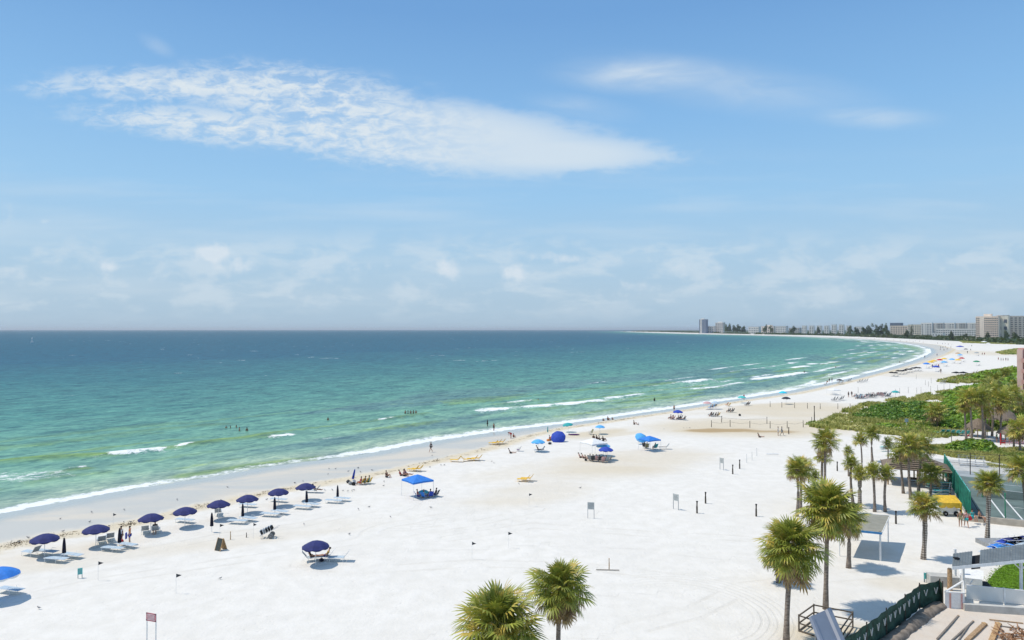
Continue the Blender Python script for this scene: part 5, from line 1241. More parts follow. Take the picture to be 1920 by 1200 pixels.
MIDP = [(1494, 968, 1494, 878, 46, 'left palm of the close pair at the left of the grove', {}), (1501, 955, 1502, 876, 50, 'right palm of the close pair at the left of the grove', {}),
        (1546, 965, 1547, 824, 50, 'tallest palm of the left grove with open feathery crown', {}), (1542, 950, 1542, 856, 32, 'short yellowish palm in front of the tallest trunk', {}), (1528, 938, 1528, 893, 24, 'tiny yellowish palm between the pair and the tallest one', {}),
        (1592, 893, 1590, 845, 22, 'tiny palm top above the small palms in the middle', {}), (1600, 946, 1596, 868, 32, 'slim palm left of the criss-cross trunk', {}), (1616, 880, 1613, 824, 30, 'slim tall palm, left of the pair beyond the turquoise lounger', {}), (1636, 866, 1635, 812, 34, 'slim tall palm, right of the pair, nearest the turquoise lounger', {}),
        (1612, 952, 1612, 888, 32, 'yellowish palm with criss-cross trunk in the middle of the grove', dict(boots=True, trunk_r=.2)), (1640, 960, 1637, 884, 38, 'palm behind the shade canopy, left one', {}), (1660, 960, 1662, 888, 36, 'palm behind the shade canopy, right one', {}), (1665, 868, 1665, 831, 24, 'small slim palm left of the pavilion roof', {}),
        (1694, 925, 1687, 852, 42, 'leftmost palm of the four before the pavilion', {}), (1708, 936, 1704, 834, 52, 'second palm of the four before the pavilion, tallest', {}), (1722, 923, 1727, 836, 52, 'third palm of the four before the pavilion', {}), (1743, 936, 1746, 888, 46, 'rightmost palm before the pavilion, low and dense', {}),
        (1925, 965, 1916, 876, 56, 'palm cut by the right edge beside the tennis court', {})]
for i, (bx, by, cx, cy, dia, lab, kw) in enumerate(MIDP):
    pp(bx, by, cx, cy, dia, lab, n=30 if dia < 30 else 36, dry=.14, seed=20 + i, near_=dia > 44, trunk_r=kw.get('trunk_r', .15 if dia > 30 else .11), boots=kw.get('boots', False), spread=(84, -48))
FARP = [(1757, 804, 1755, 772, 42, 'dark shaggy palm rising from the sea grape at the middle of the dune', .5), (1822, 826, 1818, 745, 44, 'palm of the tall dark cluster by the huts, leftmost', .2), (1812, 824, 1808, 760, 30, 'short palm at the foot of the tall dark cluster', .2), (1843, 825, 1840, 742, 42, 'palm of the tall dark cluster, second from left', .2), (1846, 822, 1848, 768, 34, 'low palm in the tall dark cluster above the pale trunk', .2),
        (1860, 818, 1862, 736, 40, 'palm of the tall dark cluster behind the larger hut', .2), (1876, 822, 1880, 750, 48, 'palm of the tall dark cluster in front of the larger hut', .25), (1853, 790, 1856, 722, 36, 'palm behind the tall dark cluster, higher up the dune', .2), (1890, 800, 1898, 738, 44, 'palm right of the larger hut', .2), (1912, 790, 1914, 755, 46, 'palm at the right edge above the small hut', .2),
        (1914, 850, 1912, 802, 46, 'palm at the right edge in front of the red barrier', .3), (1901, 842, 1899, 812, 26, 'small palm before the right hut', .3), (1866, 735, 1864, 712, 34, 'round palm far back left of the pink building', .2), (1905, 735, 1907, 722, 30, 'palm at the foot of the pink building', .2), (1884, 712, 1886, 700, 26, 'far palm beside the pink building', .2)]
for i, (bx, by, cx, cy, dia, lab, dry) in enumerate(FARP):
    pp(bx, by, cx, cy, dia, lab, n=34, dry=dry, seed=60 + i, near_=False, trunk_r=.17, group='palms around the thatched huts', spread=(80, -65))

# ================================================================ dune plants
def area_mass(name, poly_pts, m_, n_m, rad, hz, n_leaf, size, label, seed, z0=0.0):
    """a thicket: overlapping mounds spread over a ground polygon"""
    P = scatter(poly_px(poly_pts), n_m, seed); r = np.random.RandomState(seed + 9); md = []
    for x, y in P:
        k = r.uniform(.6, 1.25); md.append((x, y, z0 - .1, rad * k, rad * k, hz * r.uniform(.55, 1.2)))
    o = link(name, leaf_mass(name, m_, md, n_leaf, size, seed)); tag(o, label, None, None, 'stuff'); return md


area_mass('sea_grape_thicket', [(1614, 785), (1640, 773), (1665, 763), (1695, 760), (1740, 764), (1752, 792), (1700, 795), (1650, 790)], GRAPE, 90, 2.4, 1.8, 36000, .34, 'dark green sea grape thicket on the dune', 3)
area_mass('bright_shrub_thicket', [(1745, 775), (1790, 755), (1818, 765), (1820, 806), (1770, 806)], BRIGHTLEAF, 60, 2.4, 2.4, 15000, .42, 'bright green shrub thicket left of the thatched huts', 4)
area_mass('back_dune_thicket', [(1770, 742), (1810, 732), (1860, 722), (1925, 712), (1940, 765), (1830, 768), (1790, 752)], BRIGHTLEAF, 70, 3.4, 1.9, 22000, .55, 'green shrubs covering the back of the dune', 5)
area_mass('hut_thicket', [(1820, 770), (1940, 760), (1940, 808), (1880, 806), (1828, 802)], GRAPE, 70, 2.6, 2.4, 14000, .5, 'dark shrubs around and behind the thatched huts', 6)
area_mass('front_hedge', [(1785, 846), (1800, 838), (1830, 834), (1862, 840), (1860, 850), (1820, 852)], GRAPE, 40, 1.3, 1.35, 9000, .34, 'low dark hedge before the huts', 7)
area_mass('upper_dune_thicket', [(1825, 712), (1860, 702), (1930, 692), (1940, 712), (1870, 720)], BRIGHTLEAF, 60, 5.0, 2.2, 8000, .9, 'green bushes at the far dune near the pink building', 8)
G1 = [(1516, 801), (1535, 793), (1560, 784), (1585, 770), (1620, 758), (1660, 752), (1700, 745), (1745, 738), (1800, 730), (1880, 716), (1935, 708), (1945, 800), (1800, 815), (1770, 822), (1700, 818), (1640, 813), (1580, 806), (1545, 804)]
G2 = [(1755, 716), (1800, 706), (1825, 702), (1850, 697), (1925, 688), (1930, 706), (1850, 717), (1800, 720)]
G3 = [(1745, 838), (1775, 838), (1800, 830), (1870, 845), (1925, 842), (1925, 868), (1870, 866), (1790, 858), (1750, 850)]
G4 = [(1848, 874), (1880, 868), (1925, 870), (1925, 884), (1860, 882)]
G5 = [(1865, 661), (1900, 655), (1960, 651), (1960, 664), (1880, 665)]
G6 = [(1805, 643), (1870, 645), (1960, 647), (1960, 641), (1860, 638), (1800, 640)]
def grass_area(poly, n, h, seed, label, per=6, w=.07, hole=.42):
    P = scatter(poly_px(poly), n, seed); k = fbm(P[:, 0] * .22, P[:, 1] * .16, 3, 7) > hole; P = P[k]
    o = link('dune_grass', blades('dune_grass', GRASS, np.c_[P, np.zeros(len(P))], h, seed, per, w)); tag(o, label, None, None, 'stuff')
grass_area(G1, 17000, .75, 11, 'olive dune grass on the big dune', 8, .10, .43)
grass_area(G2, 3600, 1.0, 12, 'olive dune grass on the farther dune strip', 8, .22, .42)
grass_area(G3, 4200, .55, 13, 'dune grass before the huts', 8, .07, .30)
grass_area(G4, 1500, .5, 14, 'small grass strip behind the court', 7, .06, .35)
grass_area(G5, 1800, 1.0, 15, 'far grass strip on the beach', 6, .55, .3)
grass_area(G6, 2600, 1.2, 16, 'far grass strip before the condominiums', 6, .9, .3)
area_mass('dune_tip_bushes', [(1520, 798), (1560, 786), (1600, 772), (1640, 770), (1650, 806), (1590, 803)], GRASS, 34, 1.5, .8, 5200, .34, 'low olive bushes at the tip of the dune', 17)
area_mass('dune_front_bushes', [(1650, 798), (1745, 796), (1760, 816), (1690, 814)], BRIGHTLEAF, 34, 1.3, .8, 5200, .32, 'low green bushes at the front of the dune', 18)
# thin scatter of weed along the high-water line
WL = np.array([(a + (b - a) * f_) + np.array([(rnd.gauss(0, .45)), rnd.gauss(0, .45)]) for a, b in zip(wrack[2:19], wrack[3:20]) for f_ in np.linspace(0, 1, 110)])
WL = WL[(fbm(WL[:, 0] * .35, WL[:, 1] * .35, 3, 90) > .54)]
o = link('seaweed_wrack', blades('seaweed_wrack', mat('dry_seaweed', (.20, .14, .08), .95, .2, 8), np.c_[WL, ground_h(WL) - .02], .07, 21, 4, .05)); tag(o, 'line of dry seaweed along the high-water mark', None, None, 'stuff')

# ================================================================ huts, pavilion, loungers by the dune
def hut(px, py, dia, h, label, seed):
    """round thatched hut: pole legs, conical roof with a ragged rim"""
    p = gnd(px, py); R_ = dia * p.y / FPX / 2; root = thing('thatched_hut', label, 'hut', p, 0, 'thatched huts'); r = random.Random(seed)
    for k in range(5): a = k * 1.2566 + .3; part('pole', MB().tube([(math.cos(a) * R_ * .7, math.sin(a) * R_ * .7, 0), (math.cos(a) * R_ * .7, math.sin(a) * R_ * .7, h * .62)], .09, 6), M['wood'], root)
    mb = MB(); n = 22; V = [(0, 0, h)]; rings = [(.25, .90), (.5, .80), (.78, .66), (1.0, .50), (.96, .44)]
    for f, z in rings:
        for k in range(n): a = 2 * math.pi * k / n; j = 1 + r.uniform(-.05, .05); V.append((math.cos(a) * R_ * f * j, math.sin(a) * R_ * f * j, h * (z + r.uniform(-.02, .02))))
    F = [(0, 1 + k, 1 + (k + 1) % n) for k in range(n)] + [(1 + i * n + k, 1 + (i + 1) * n + k, 1 + (i + 1) * n + (k + 1) % n, 1 + i * n + (k + 1) % n) for i in range(4) for k in range(n)]
    part('thatch_roof', mb.add(V, F), M['thatch'], root)
    fb = MB()
    for k in range(260):
        a = r.uniform(0, 6.283); f = r.uniform(.3, 1.02); z = h * (1.0 - .5 * f); u_ = Vector((math.cos(a), math.sin(a), 0)); s_ = Vector((-u_.y, u_.x, 0)) * .09; p0 = u_ * R_ * f * .97 + Vector((0, 0, z + .06)); p1 = p0 + u_ * .45 + Vector((0, 0, -.42 - r.uniform(0, .25)))
        fb.add([p0 - s_, p0 + s_, p1 + s_ * .5, p1 - s_ * .5], [(0, 1, 2, 3)])
    part('loose_straw', fb, M['thatch'], root)
hut(1834, 818, 42, 3.4, 'low thatched hut behind the row of turquoise loungers', 1); hut(1876, 806, 52, 5.0, 'tall thatched hut, largest, under the palm cluster', 2); hut(1897, 829, 46, 3.3, 'small thatched hut beside the red barrier', 3)
for i in range(6):
    LUP.put(gnd(1762 + i * 9.4, 815 + i * .4), R(100), ['leftmost', 'second', 'third', 'fourth', 'fifth', 'rightmost'][i] + ' turquoise lounger of the row by the low thatched hut', 'turquoise loungers by the thatched hut', {'seat_sling': M['turq'], 'back_sling': M['turq'], 'frame': M['white']}, 1.25)
UMBC.put(gnd(1806, 822), 0, 'folded red umbrella lying by the turquoise loungers', None, {'folded_canopy': M['red']}, .9).rotation_euler = (0, 1.2, .3)
for i, (px, py) in enumerate([(1747, 828), (1784, 828), (1726, 817)]): SP.put(gnd(px, py), 0, ['grey post left before the turquoise loungers', 'grey post in the middle before the turquoise loungers', 'pale short post in the grass at the dune front'][i], 'posts before the turquoise loungers', {'shaft': M['greypost'] if i < 2 else M['tan']})
rb = thing('red_barrier', 'low red and pink barrier along the sandy path at the right edge', 'barrier', gnd(1874, 834))
for k in range(7): part('panel', MB().box((.6 + k * .85, .1 * k, .35), (.8, .06, .28)).box((.6 + k * .85, .1 * k, .75), (.8, .06, .10)), M['pink' if k else 'red'], rb)
for k in range(8): part('stanchion', MB().tube([(.2 + k * .85, .1 * k, -.1), (.2 + k * .85, .1 * k, 1.0 if k else 2.0)], .04 if k else .1, 6), M['red'], rb)
q = gnd(1700, 803); s1 = thing('notice_sign', 'little white and blue sign standing in the dune grass', 'sign', q); part('panel', MB().box((0, 0, 1.6), (.7, .05, .7)), M['sling'], s1); part('post', MB().box((0, .05, .7), (.08, .06, 1.6)), M['white'], s1)
# turquoise loungers, stacked and single
def stack(px, py, n, label, rz, mats_, grp, dz=.17):
    q = gnd(px, py)
    for k in range(n): LFLAT.put(q + Vector((0, 0, k * dz)), R(rz), ['lowest', 'second', 'third', 'fourth', 'fifth', 'sixth'][k] + ' ' + label, grp, mats_)
stack(1662, 846, 3, 'turquoise lounger of the stack on the sand beyond the slim palms', 5, {'seat_sling': M['teal'], 'back_sling': M['turq']}, 'turquoise lounger stacks', .22)
stack(1752, 917, 2, 'turquoise lounger of the near stack beside the pavilion', 10, {'seat_sling': M['turq'], 'back_sling': M['teal']}, 'turquoise lounger stacks', .3); stack(1768, 919, 3, 'turquoise lounger of the stack left of the green windscreen', -10, {'seat_sling': M['teal'], 'back_sling': M['teal']}, 'turquoise lounger stacks', .3)
stack(1765, 929, 2, 'turquoise lounger of the stack behind the yellow cart', 8, {'seat_sling': M['teal'], 'back_sling': M['teal']}, 'turquoise lounger stacks', .3)
# pavilion
c = gnd(1717, 897); pv = thing('pavilion', 'open pavilion with a brown hipped roof behind the four palms', 'pavilion', (52.6, 89.2, 0), R(-26))
W_, D_, H0, H1 = 3.9, 3.0, 2.2, 3.5
for x in (-3.3, 0, 3.3):
    for y in (-2.5, 2.5): part('post', MB().tube([(x, y, 0), (x, y, H0)], .09, 6), M['wood'], pv)
rf = part('roof', MB().add([(-W_, -D_, H0), (W_, -D_, H0), (W_, D_, H0), (-W_, D_, H0), (-1.2, 0, H1), (1.2, 0, H1)], [(0, 1, 5, 4), (1, 2, 5), (2, 3, 4, 5), (3, 0, 4), (3, 2, 1, 0)]), M['thatch'], pv)
part('eave_board', MB().beam((-W_, -D_, H0), (W_, -D_, H0), .08, .16).beam((W_, -D_, H0), (W_, D_, H0), .08, .16).beam((-W_, D_, H0), (-W_, -D_, H0), .08, .16), M['rail'], pv)
for row in range(7):
    f0 = row / 7; y0 = -D_ * (1 - f0); z0 = H0 + (H1 - H0) * f0; xe = W_ - (W_ - 1.2) * f0
    part('roof_course', MB().beam((-xe, y0, z0 + .05), (xe, y0, z0 + .05), .34, .05), M['thatch'], rf)
tb = thing('picnic_table', 'dark table with benches in the shade under the pavilion', 'table', (52.4, 88.6, 0), R(-26)); part('tabletop', MB().box((0, 0, .75), (2.2, .8, .06)), M['rail'], tb)
for s_ in (-1, 1): part('bench', MB().box((0, .75 * s_, .45), (2.2, .28, .05)), M['rail'], tb); part('leg', MB().beam((.9 * s_, -.8, 0), (.9 * s_, .2, .75), .06).beam((.9 * s_, .8, 0), (.9 * s_, -.2, .75), .06), M['rail'], tb)

# ================================================================ tennis court
A = at(1820, 977, 0); A.z = 0; fd = (at(1771, 893) - at(1820, 977)); L_ = fd.length; fd.normalize(); rd = Vector((fd.y, -fd.x, 0)); AN = math.atan2(rd.y, rd.x)
CZ = .42
def cp(a, b, z=0): q = A + rd * a + fd * b; return Vector((q.x, q.y, z))
def cquad(a0, b0, a1, b1, z): return [cp(a0, b0, z), cp(a1, b0, z), cp(a1, b1, z), cp(a0, b1, z)]
mb = MB(); V = cquad(-.15, -.1, 44, L_ + 12, CZ); V += [Vector((v_.x, v_.y, -.1)) for v_ in V]; mb.add(V, [(0, 1, 2, 3), (0, 4, 5, 1), (1, 5, 6, 2), (2, 6, 7, 3), (3, 7, 4, 0)])
tag(link('court_base', mb.mesh('court_base', M['concrete'])), kind='structure')
courtm = M['court']
tag(link('tennis_court', MB().add(cquad(.35, .35, 43, L_ - 1.2, CZ + .004), [(0, 1, 2, 3)]).mesh('tennis_court', courtm)), kind='structure')
tag(link('court_edge_strip', MB().add(cquad(.35, L_ - 1.2, 43, L_ + 3.0, CZ + .004), [(0, 1, 2, 3)]).mesh('court_edge_strip', mat('light_grey_court_edge', (.33, .36, .37), .85, .1, .6))), kind='structure')
def seg(a0, b0, a1, b1, w=.06):
    p0, p1 = cp(a0, b0, CZ + .012), cp(a1, b1, CZ + .012); d = (p1 - p0).normalized(); n_ = Vector((-d.y, d.x, 0)) * w; return [p0 - n_, p0 + n_, p1 + n_, p1 - n_], [(3, 2, 1, 0)]
def cab(px, py): q = at(px, py, CZ) - A; return q.dot(rd), q.dot(fd)
a1_, b1_ = cab(1884, 971); a2_, _ = cab(1914, 972)
lm = MB()
for off in (0, 12.6):
    for a in (a1_ + off * 0, a1_ + 1.37 if off == 0 else a1_ + 9.6, a1_ + 10.97) if off == 0 else (): pass
for a in (a1_, a1_ + 1.5, a1_ + 9.6, a1_ + 10.97): lm.add(*seg(a, b1_, a, b1_ + 18.5, .075))
lm.add(*seg(a1_, b1_, a1_ + 10.97, b1_, .05)); lm.add(*seg(a1_ + 1.5, b1_ + 5.5, a1_ + 9.6, b1_ + 5.5, .05)); lm.add(*seg(a1_, b1_ + 18.4, a1_ + 10.97, b1_ + 18.4, .05)); lm.add(*seg(a1_ + 5.5, b1_ + 5.5, a1_ + 5.5, b1_ + 13, .05))
tag(link('court_lines', lm.mesh('court_lines', M['white'])), kind='structure')
# low front wall
fw = MB().beam(cp(-.25, -.12, .32), cp(40, -.12, .32), .22, .66); w_ = link('court_wall', fw.mesh('court_wall', mat('sandy_wall', (.50, .44, .36), .9, .08, 1.5))); tag(w_, 'low sandy wall along the front of the tennis court', 'wall')
# windscreen fence: posts, rails and hung mesh panels with sagging folds
fn = thing('windscreen_fence', 'tall green windscreen fence along the left side of the tennis court', 'fence', (0, 0, 0)); H_ = 3.0; npan = 8
for k in range(npan + 1):
    b = L_ * k / npan; part('post', MB().tube([cp(0, b, 0), cp(0, b, H_ + .1)], .04, 6), M['green'], fn)
for k in range(npan):
    b0, b1 = L_ * k / npan, L_ * (k + 1) / npan; V = []; nseg = 12
    for j in range(nseg + 1):
        b = b0 + (b1 - b0) * j / nseg; w_ = .10 * math.sin(j * 2.1 + k) * (1 if 0 < j < nseg else 0)
        V += [cp(-.05 + w_ * .2, b, H_), cp(-.05 + w_, b, H_ * .5), cp(-.05 + w_ * 1.3, b, .35)]
    part('screen_panel', MB().add(V, [(3 * j + i, 3 * (j + 1) + i, 3 * (j + 1) + i + 1, 3 * j + i + 1) for j in range(nseg) for i in range(2)]), M['screen'], fn)
part('top_rail', MB().beam(cp(0, 0, H_), cp(0, L_, H_), .05), M['turq'], fn)
kb = link('kerb', MB().beam(cp(-.55, -.3, .06), cp(-.55, L_ + 4, .06), .4, .16).mesh('kerb', M['concrete'])); tag(kb, 'pale kerb along the foot of the green windscreen fence', 'kerb')
# see-through back fence, front pole, handrail
bf = thing('court_fence', 'thin tall posts with a top rail behind the tennis court', 'fence')
bx_ = [cab(1821, 892), cab(1872, 892)]; bb = (bx_[0][1] + bx_[1][1]) / 2
for a in (bx_[0][0], bx_[1][0], bx_[1][0] * 2 - bx_[0][0]): part('post', MB().tube([cp(a, bb, CZ), cp(a, bb, 3.35)], .06, 6), M['post'], bf)
part('top_rail', MB().beam(cp(.0, bb, 3.3), cp(24, bb, 3.3), .05), M['post'], bf); part('mid_rail', MB().beam(cp(.0, bb, 1.9), cp(24, bb, 1.9), .035), M['post'], bf)
po = thing('fence_pole', 'tall green pole at the front of the tennis court', 'pole', at(1885, 980)); part('shaft', MB().tube([(0, 0, 0), (0, 0, 3.0)], .05, 6), M['green'], po); part('cap', MB().ball((0, 0, 3.0), .07, 6, 4), M['green'], po)
a_, b_2 = cab(1842, 932); npost = thing('tennis_net', 'tennis net with green posts across the court', 'net', (0, 0, 0))
for a in (a_, a_ + 12.8): part('post', MB().tube([cp(a, b_2, CZ), cp(a, b_2, CZ + 1.1)], .08, 6), M['green'], npost)
nm = bpy.data.materials.new('net_mesh'); nm.use_nodes = True; nm.node_tree.nodes['Principled BSDF'].inputs['Base Color'].default_value = (.03, .05, .045, 1); nm.node_tree.nodes['Principled BSDF'].inputs['Alpha'].default_value = .55
nb = MB(); nn = 12
for k in range(nn): x0, x1 = a_ + 12.8 * k / nn, a_ + 12.8 * (k + 1) / nn; sg = lambda x: CZ + 1.07 - .15 * math.sin(math.pi * (x - a_) / 12.8); nb.add([cp(x0, b_2, CZ + .03), cp(x1, b_2, CZ + .03), cp(x1, b_2, sg(x1)), cp(x0, b_2, sg(x0))], [(0, 1, 2, 3)])
part('net_mesh', nb, nm, npost)
tp_ = MB()
for k in range(nn): x0, x1 = a_ + 12.8 * k / nn, a_ + 12.8 * (k + 1) / nn; tp_.beam(cp(x0, b_2, sg(x0)), cp(x1, b_2, sg(x1)), .03, .06)
part('head_band', tp_, M['offwhite'], npost)
hr = thing('handrail', 'sloping dark handrail at the near corner of the green windscreen', 'rail'); P0, P1 = at(1819, 931, 1.9), at(1845, 977, .5)
part('bar', MB().tube([P0, P1], .035, 5), M['post'], hr); part('post', MB().tube([P1, Vector((P1.x, P1.y, 0))], .035, 5), M['post'], hr)
# bleachers behind the court
bl = thing('bleachers', 'small white bleacher benches beyond the court', 'bench', at(1825, 882), AN)
for k in range(3): part('seat_board', MB().box((0, .9 * k, .45 + .4 * k), (3.4, .34, .06)), M['offwhite'], bl); part('foot_board', MB().box((0, .9 * k - .4, .2 + .4 * k), (3.4, .3, .05)), M['steel'], bl)
for x in (-1.5, -.5, .5, 1.5): part('frame', MB().beam((x, -.4, 0), (x, 2.0, 0), .06).beam((x, -.3, 0), (x, 2.0, 1.3), .05).beam((x, 2.0, 0), (x, 2.0, 1.7), .05), M['steel'], bl)
part('back_rail', MB().beam((-1.7, 2.1, 1.75), (1.7, 2.1, 1.75), .05).beam((-1.7, 2.1, 1.5), (1.7, 2.1, 1.5), .05), M['grey'], bl)
# yellow cart with scalloped awning
q = gnd(1778, 967); yc = thing('beach_cart', 'white cart with a yellow scalloped awning beside the windscreen fence', 'cart', q, R(-4))
part('body', MB().box((-.05, .35, .75), (1.9, .9, 1.0)), M['offwhite'], yc)
aw = MB(); aw.add([(-1.2, -.35, 1.45), (1.2, -.35, 1.45), (1.2, .9, 2.0), (-1.2, .9, 2.0)], [(0, 1, 2, 3)]).add([(-1.2, -.35, 1.45), (1.2, -.35, 1.45), (1.2, -.38, 1.12), (-1.2, -.38, 1.12)], [(3, 2, 1, 0)])
for k in range(3):
    for j in range(6): a0, a1 = math.pi * j / 6, math.pi * (j + 1) / 6; xc = -.8 + .8 * k; aw.add([(xc - .4 * math.cos(a0), -.381, 1.12), (xc - .4 * math.cos(a1), -.381, 1.12), (xc - .4 * math.cos(a1), -.383, 1.12 - .22 * math.sin(a1)), (xc - .4 * math.cos(a0), -.383, 1.12 - .22 * math.sin(a0))], [(0, 3, 2, 1)])
part('awning', aw, M['yellow'], yc)
for x in (-1.15, 1.15): part('corner_post', MB().tube([(x, -.3, 0), (x, -.3, 1.45)], .05 if x < 0 else .12, 6), M['white' if x < 0 else 'yellow'], yc)
for x in (-.35, .75):
    wh = part('wheel', MB().tube([(x, -.22, .26), (x, -.10, .26)], .26, 14), M['black'], yc); part('hub', MB().tube([(x, -.23, .26), (x, -.09, .26)], .09, 8), M['grey'], wh)
k_ = thing('kayak', 'tan kayak lying behind the yellow awning', 'kayak', gnd(1773, 947) + Vector((0, 1.0, 0)), R(-8)); part('hull', MB().ball((0, 0, .5), (1.4, .38, .24), 12, 6), M['tan'], k_, True); part('cockpit', MB().ball((0, 0, .68), (.4, .22, .10), 8, 4), M['black'], k_); part('cradle', MB().box((-.6, 0, .15), (.1, .6, .3)).box((.6, 0, .15), (.1, .6, .3)), M['wood'], k_)
o = thing('windsurf_pole', 'short white pole leaning against the windscreen fence', 'pole', at(1778, 924)); part('shaft', MB().tube([(0, 0, 0), (.35, .1, 1.3)], .05, 6), M['white'], o); part('foot', MB().ball((0, 0, .15), (.25, .2, .15), 8, 4), M['white'], o)
o = thing('beach_bag', 'teal and red beach bag on the court wall beside the seated people', 'bag', at(1818, 975, .65)); part('pouch', MB().ball((0, 0, .2), (.3, .2, .26), 8, 5), M['red'], o, True); part('flap', MB().ball((.25, 0, .3), (.2, .18, .22), 8, 5), M['teal'], o, True)

# ================================================================ shade canopy on four posts
SC = [Vector((28.7, 60.45, 2.5)), Vector((31.9, 59.1, 2.5)), Vector((35.5, 64.4, 2.5)), Vector((32, 65.5, 2.5))]
sh = thing('shade_canopy', 'square beige shade canopy with a blue front edge on white posts', 'canopy')
cen = sum(SC, Vector()) / 4 + Vector((0, 0, .12)); N_ = 6; V = []
for i in range(N_ + 1):
    for j in range(N_ + 1):
        u_, v_ = i / N_, j / N_; q = SC[0].lerp(SC[1], u_).lerp(SC[3].lerp(SC[2], u_), v_); V.append(q + Vector((0, 0, .22 * math.sin(math.pi * u_) * math.sin(math.pi * v_))))
me_ = MB().add(V, [(i * (N_ + 1) + j, (i + 1) * (N_ + 1) + j, (i + 1) * (N_ + 1) + j + 1, i * (N_ + 1) + j + 1) for i in range(N_) for j in range(N_)])
part('roof_cloth', me_, mat('beige_canvas', (.30, .29, .24), .85, .06, 1.5), sh)
part('front_edge', MB().beam(SC[0] - Vector((0, 0, .08)), SC[1] - Vector((0, 0, .08)), .06, .18), mat('blue_edge_cloth', (.06, .26, .56), .7, .1, 4), sh); part('side_edge', MB().beam(SC[1], SC[2], .05, .1).beam(SC[0], SC[3], .05, .1).beam(SC[3], SC[2], .05, .1), M['offwhite'], sh)
for i, q in enumerate(SC):
    g = cen.lerp(q, .93 if i != 1 else .9); part('post', MB().tube([Vector((g.x, g.y, -.1)), Vector((g.x, g.y, 2.5))], .09 if i == 1 else .05, 6), M['white'], sh)

# ================================================================ lower right corner: rail enclosure, metal sheet, mesh fence, construction ground
en = thing('rail_enclosure', 'square wooden rail enclosure around a palm trunk', 'fence'); EC = [gnd(1498, 1184), gnd(1526, 1163), gnd(1599, 1178), gnd(1577, 1211)]
for q in EC: part('post', MB().tube([q - Vector((0, 0, .1)), q + Vector((0, 0, 1.12))], .055, 6), M['rail'], en)
for i in range(4):
    for z in (1.05, .55, .06) if i in (0, 3, 2) else (1.05, .55): part('rail', MB().beam(EC[i] + Vector((0, 0, z)), EC[(i + 1) % 4] + Vector((0, 0, z)), .06, .08), M['rail'], en)
# folded metal sheet leaning
P = [on_ray(1518, 1157, 3.0), on_ray(1558, 1139, 3.0), on_ray(1590, 1208, 1.6), on_ray(1547, 1228, 1.6)]
ms = thing('metal_sheet', 'folded grey-blue sheet metal chute leaning before the rail enclosure', 'metal chute'); steelm = mat('blue_grey_metal', (.19, .22, .28), .45, .04, 1.0, spec=.5)
ax = (P[3] - P[0]); wx = (P[1] - P[0]); nz_ = wx.cross(ax).normalized()
if nz_.z < 0: nz_ = -nz_
prof = [(-.02, -.05), (0, .12), (.09, .14), (.14, 0), (.70, 0), (.75, .14), (.90, .14), (1.0, 0), (1.02, -.05)]
V = []
for t_ in (0, 1.25):
    for a, h in prof: V.append(P[0] + wx * a + ax * t_ + nz_ * h)
n_ = len(prof); part('folded_sheet', MB().add(V, [(i, i + 1, n_ + i + 1, n_ + i) for i in range(n_ - 1)]), steelm, ms)
part('underside', MB().add([P[0] - nz_ * .06, P[1] - nz_ * .06, P[1] + ax * 1.25 - nz_ * .06, P[0] + ax * 1.25 - nz_ * .06], [(0, 1, 2, 3)]), M['grey'], ms)
for s_ in (P[0].lerp(P[1], .2) + ax * .1, P[0].lerp(P[1], .8) + ax * .1): part('prop', MB().tube([s_ - Vector((0, 0, .1)), Vector((s_.x, s_.y, 0))], .05, 6), M['grey'], ms)
# green mesh fence with wind flaps
FTOP = [(1540, 1235), (1575, 1203), (1625, 1170), (1662, 1143), (1697, 1117), (1724, 1096), (1762, 1088)]
FH = 1.75; FP = [Vector((at(x, y, FH).x, at(x, y, FH).y, 0)) for x, y in FTOP]
mf = thing('mesh_fence', 'dark green mesh fence with white wind flaps curving across the corner', 'fence')
for i, q in enumerate(FP): part('post', MB().tube([q - Vector((0, 0, .1)), q + Vector((0, 0, FH + .12))], .045, 6), M['post'], mf)
for i in range(len(FP) - 1):
    a, b = FP[i], FP[i + 1]; V = []; nn = 8; nrm_ = (b - a).cross(Vector((0, 0, 1))).normalized()
    for j in range(nn + 1):
        q = a.lerp(b, j / nn); sag = .045 * math.sin(math.pi * j / nn)
        for z in (FH - sag, FH * .66, FH * .33, .05): V.append(q + nrm_ * (.05 * math.sin(j * 1.7 + z * 3 + i)) + Vector((0, 0, z)))
    part('mesh_panel', MB().add(V, [(4 * j + k, 4 * (j + 1) + k, 4 * (j + 1) + k + 1, 4 * j + k + 1) for j in range(nn) for k in range(3)]), M['fencemesh'], mf)
    for k in range(max(1, round((b - a).length / .95))):
        f = (k + .5) / max(1, round((b - a).length / .95)); q = a.lerp(b, f) - nrm_ * .09 if nrm_.y > 0 else a.lerp(b, f) + nrm_ * .09; d = (b - a).normalized(); z = FH * .62
        part('wind_flap', MB().beam(q + d * -.17 + Vector((0, 0, z + .25)), q + Vector((0, 0, z - .2)), .05, .02).beam(q + d * .17 + Vector((0, 0, z + .25)), q + Vector((0, 0, z - .2)), .05, .02), M['offwhite'], mf)
q = FP[-1]; e = at(1768, 1138, 0); V = [q + Vector((0, 0, FH)), e + Vector((0, 0, FH * .95)), e, q]; part('mesh_panel', MB().add(V, [(0, 1, 2, 3)]), M['fencemesh'], mf)
part('post', MB().tube([e, e + Vector((0, 0, FH + .1))], .045, 6), M['post'], mf)
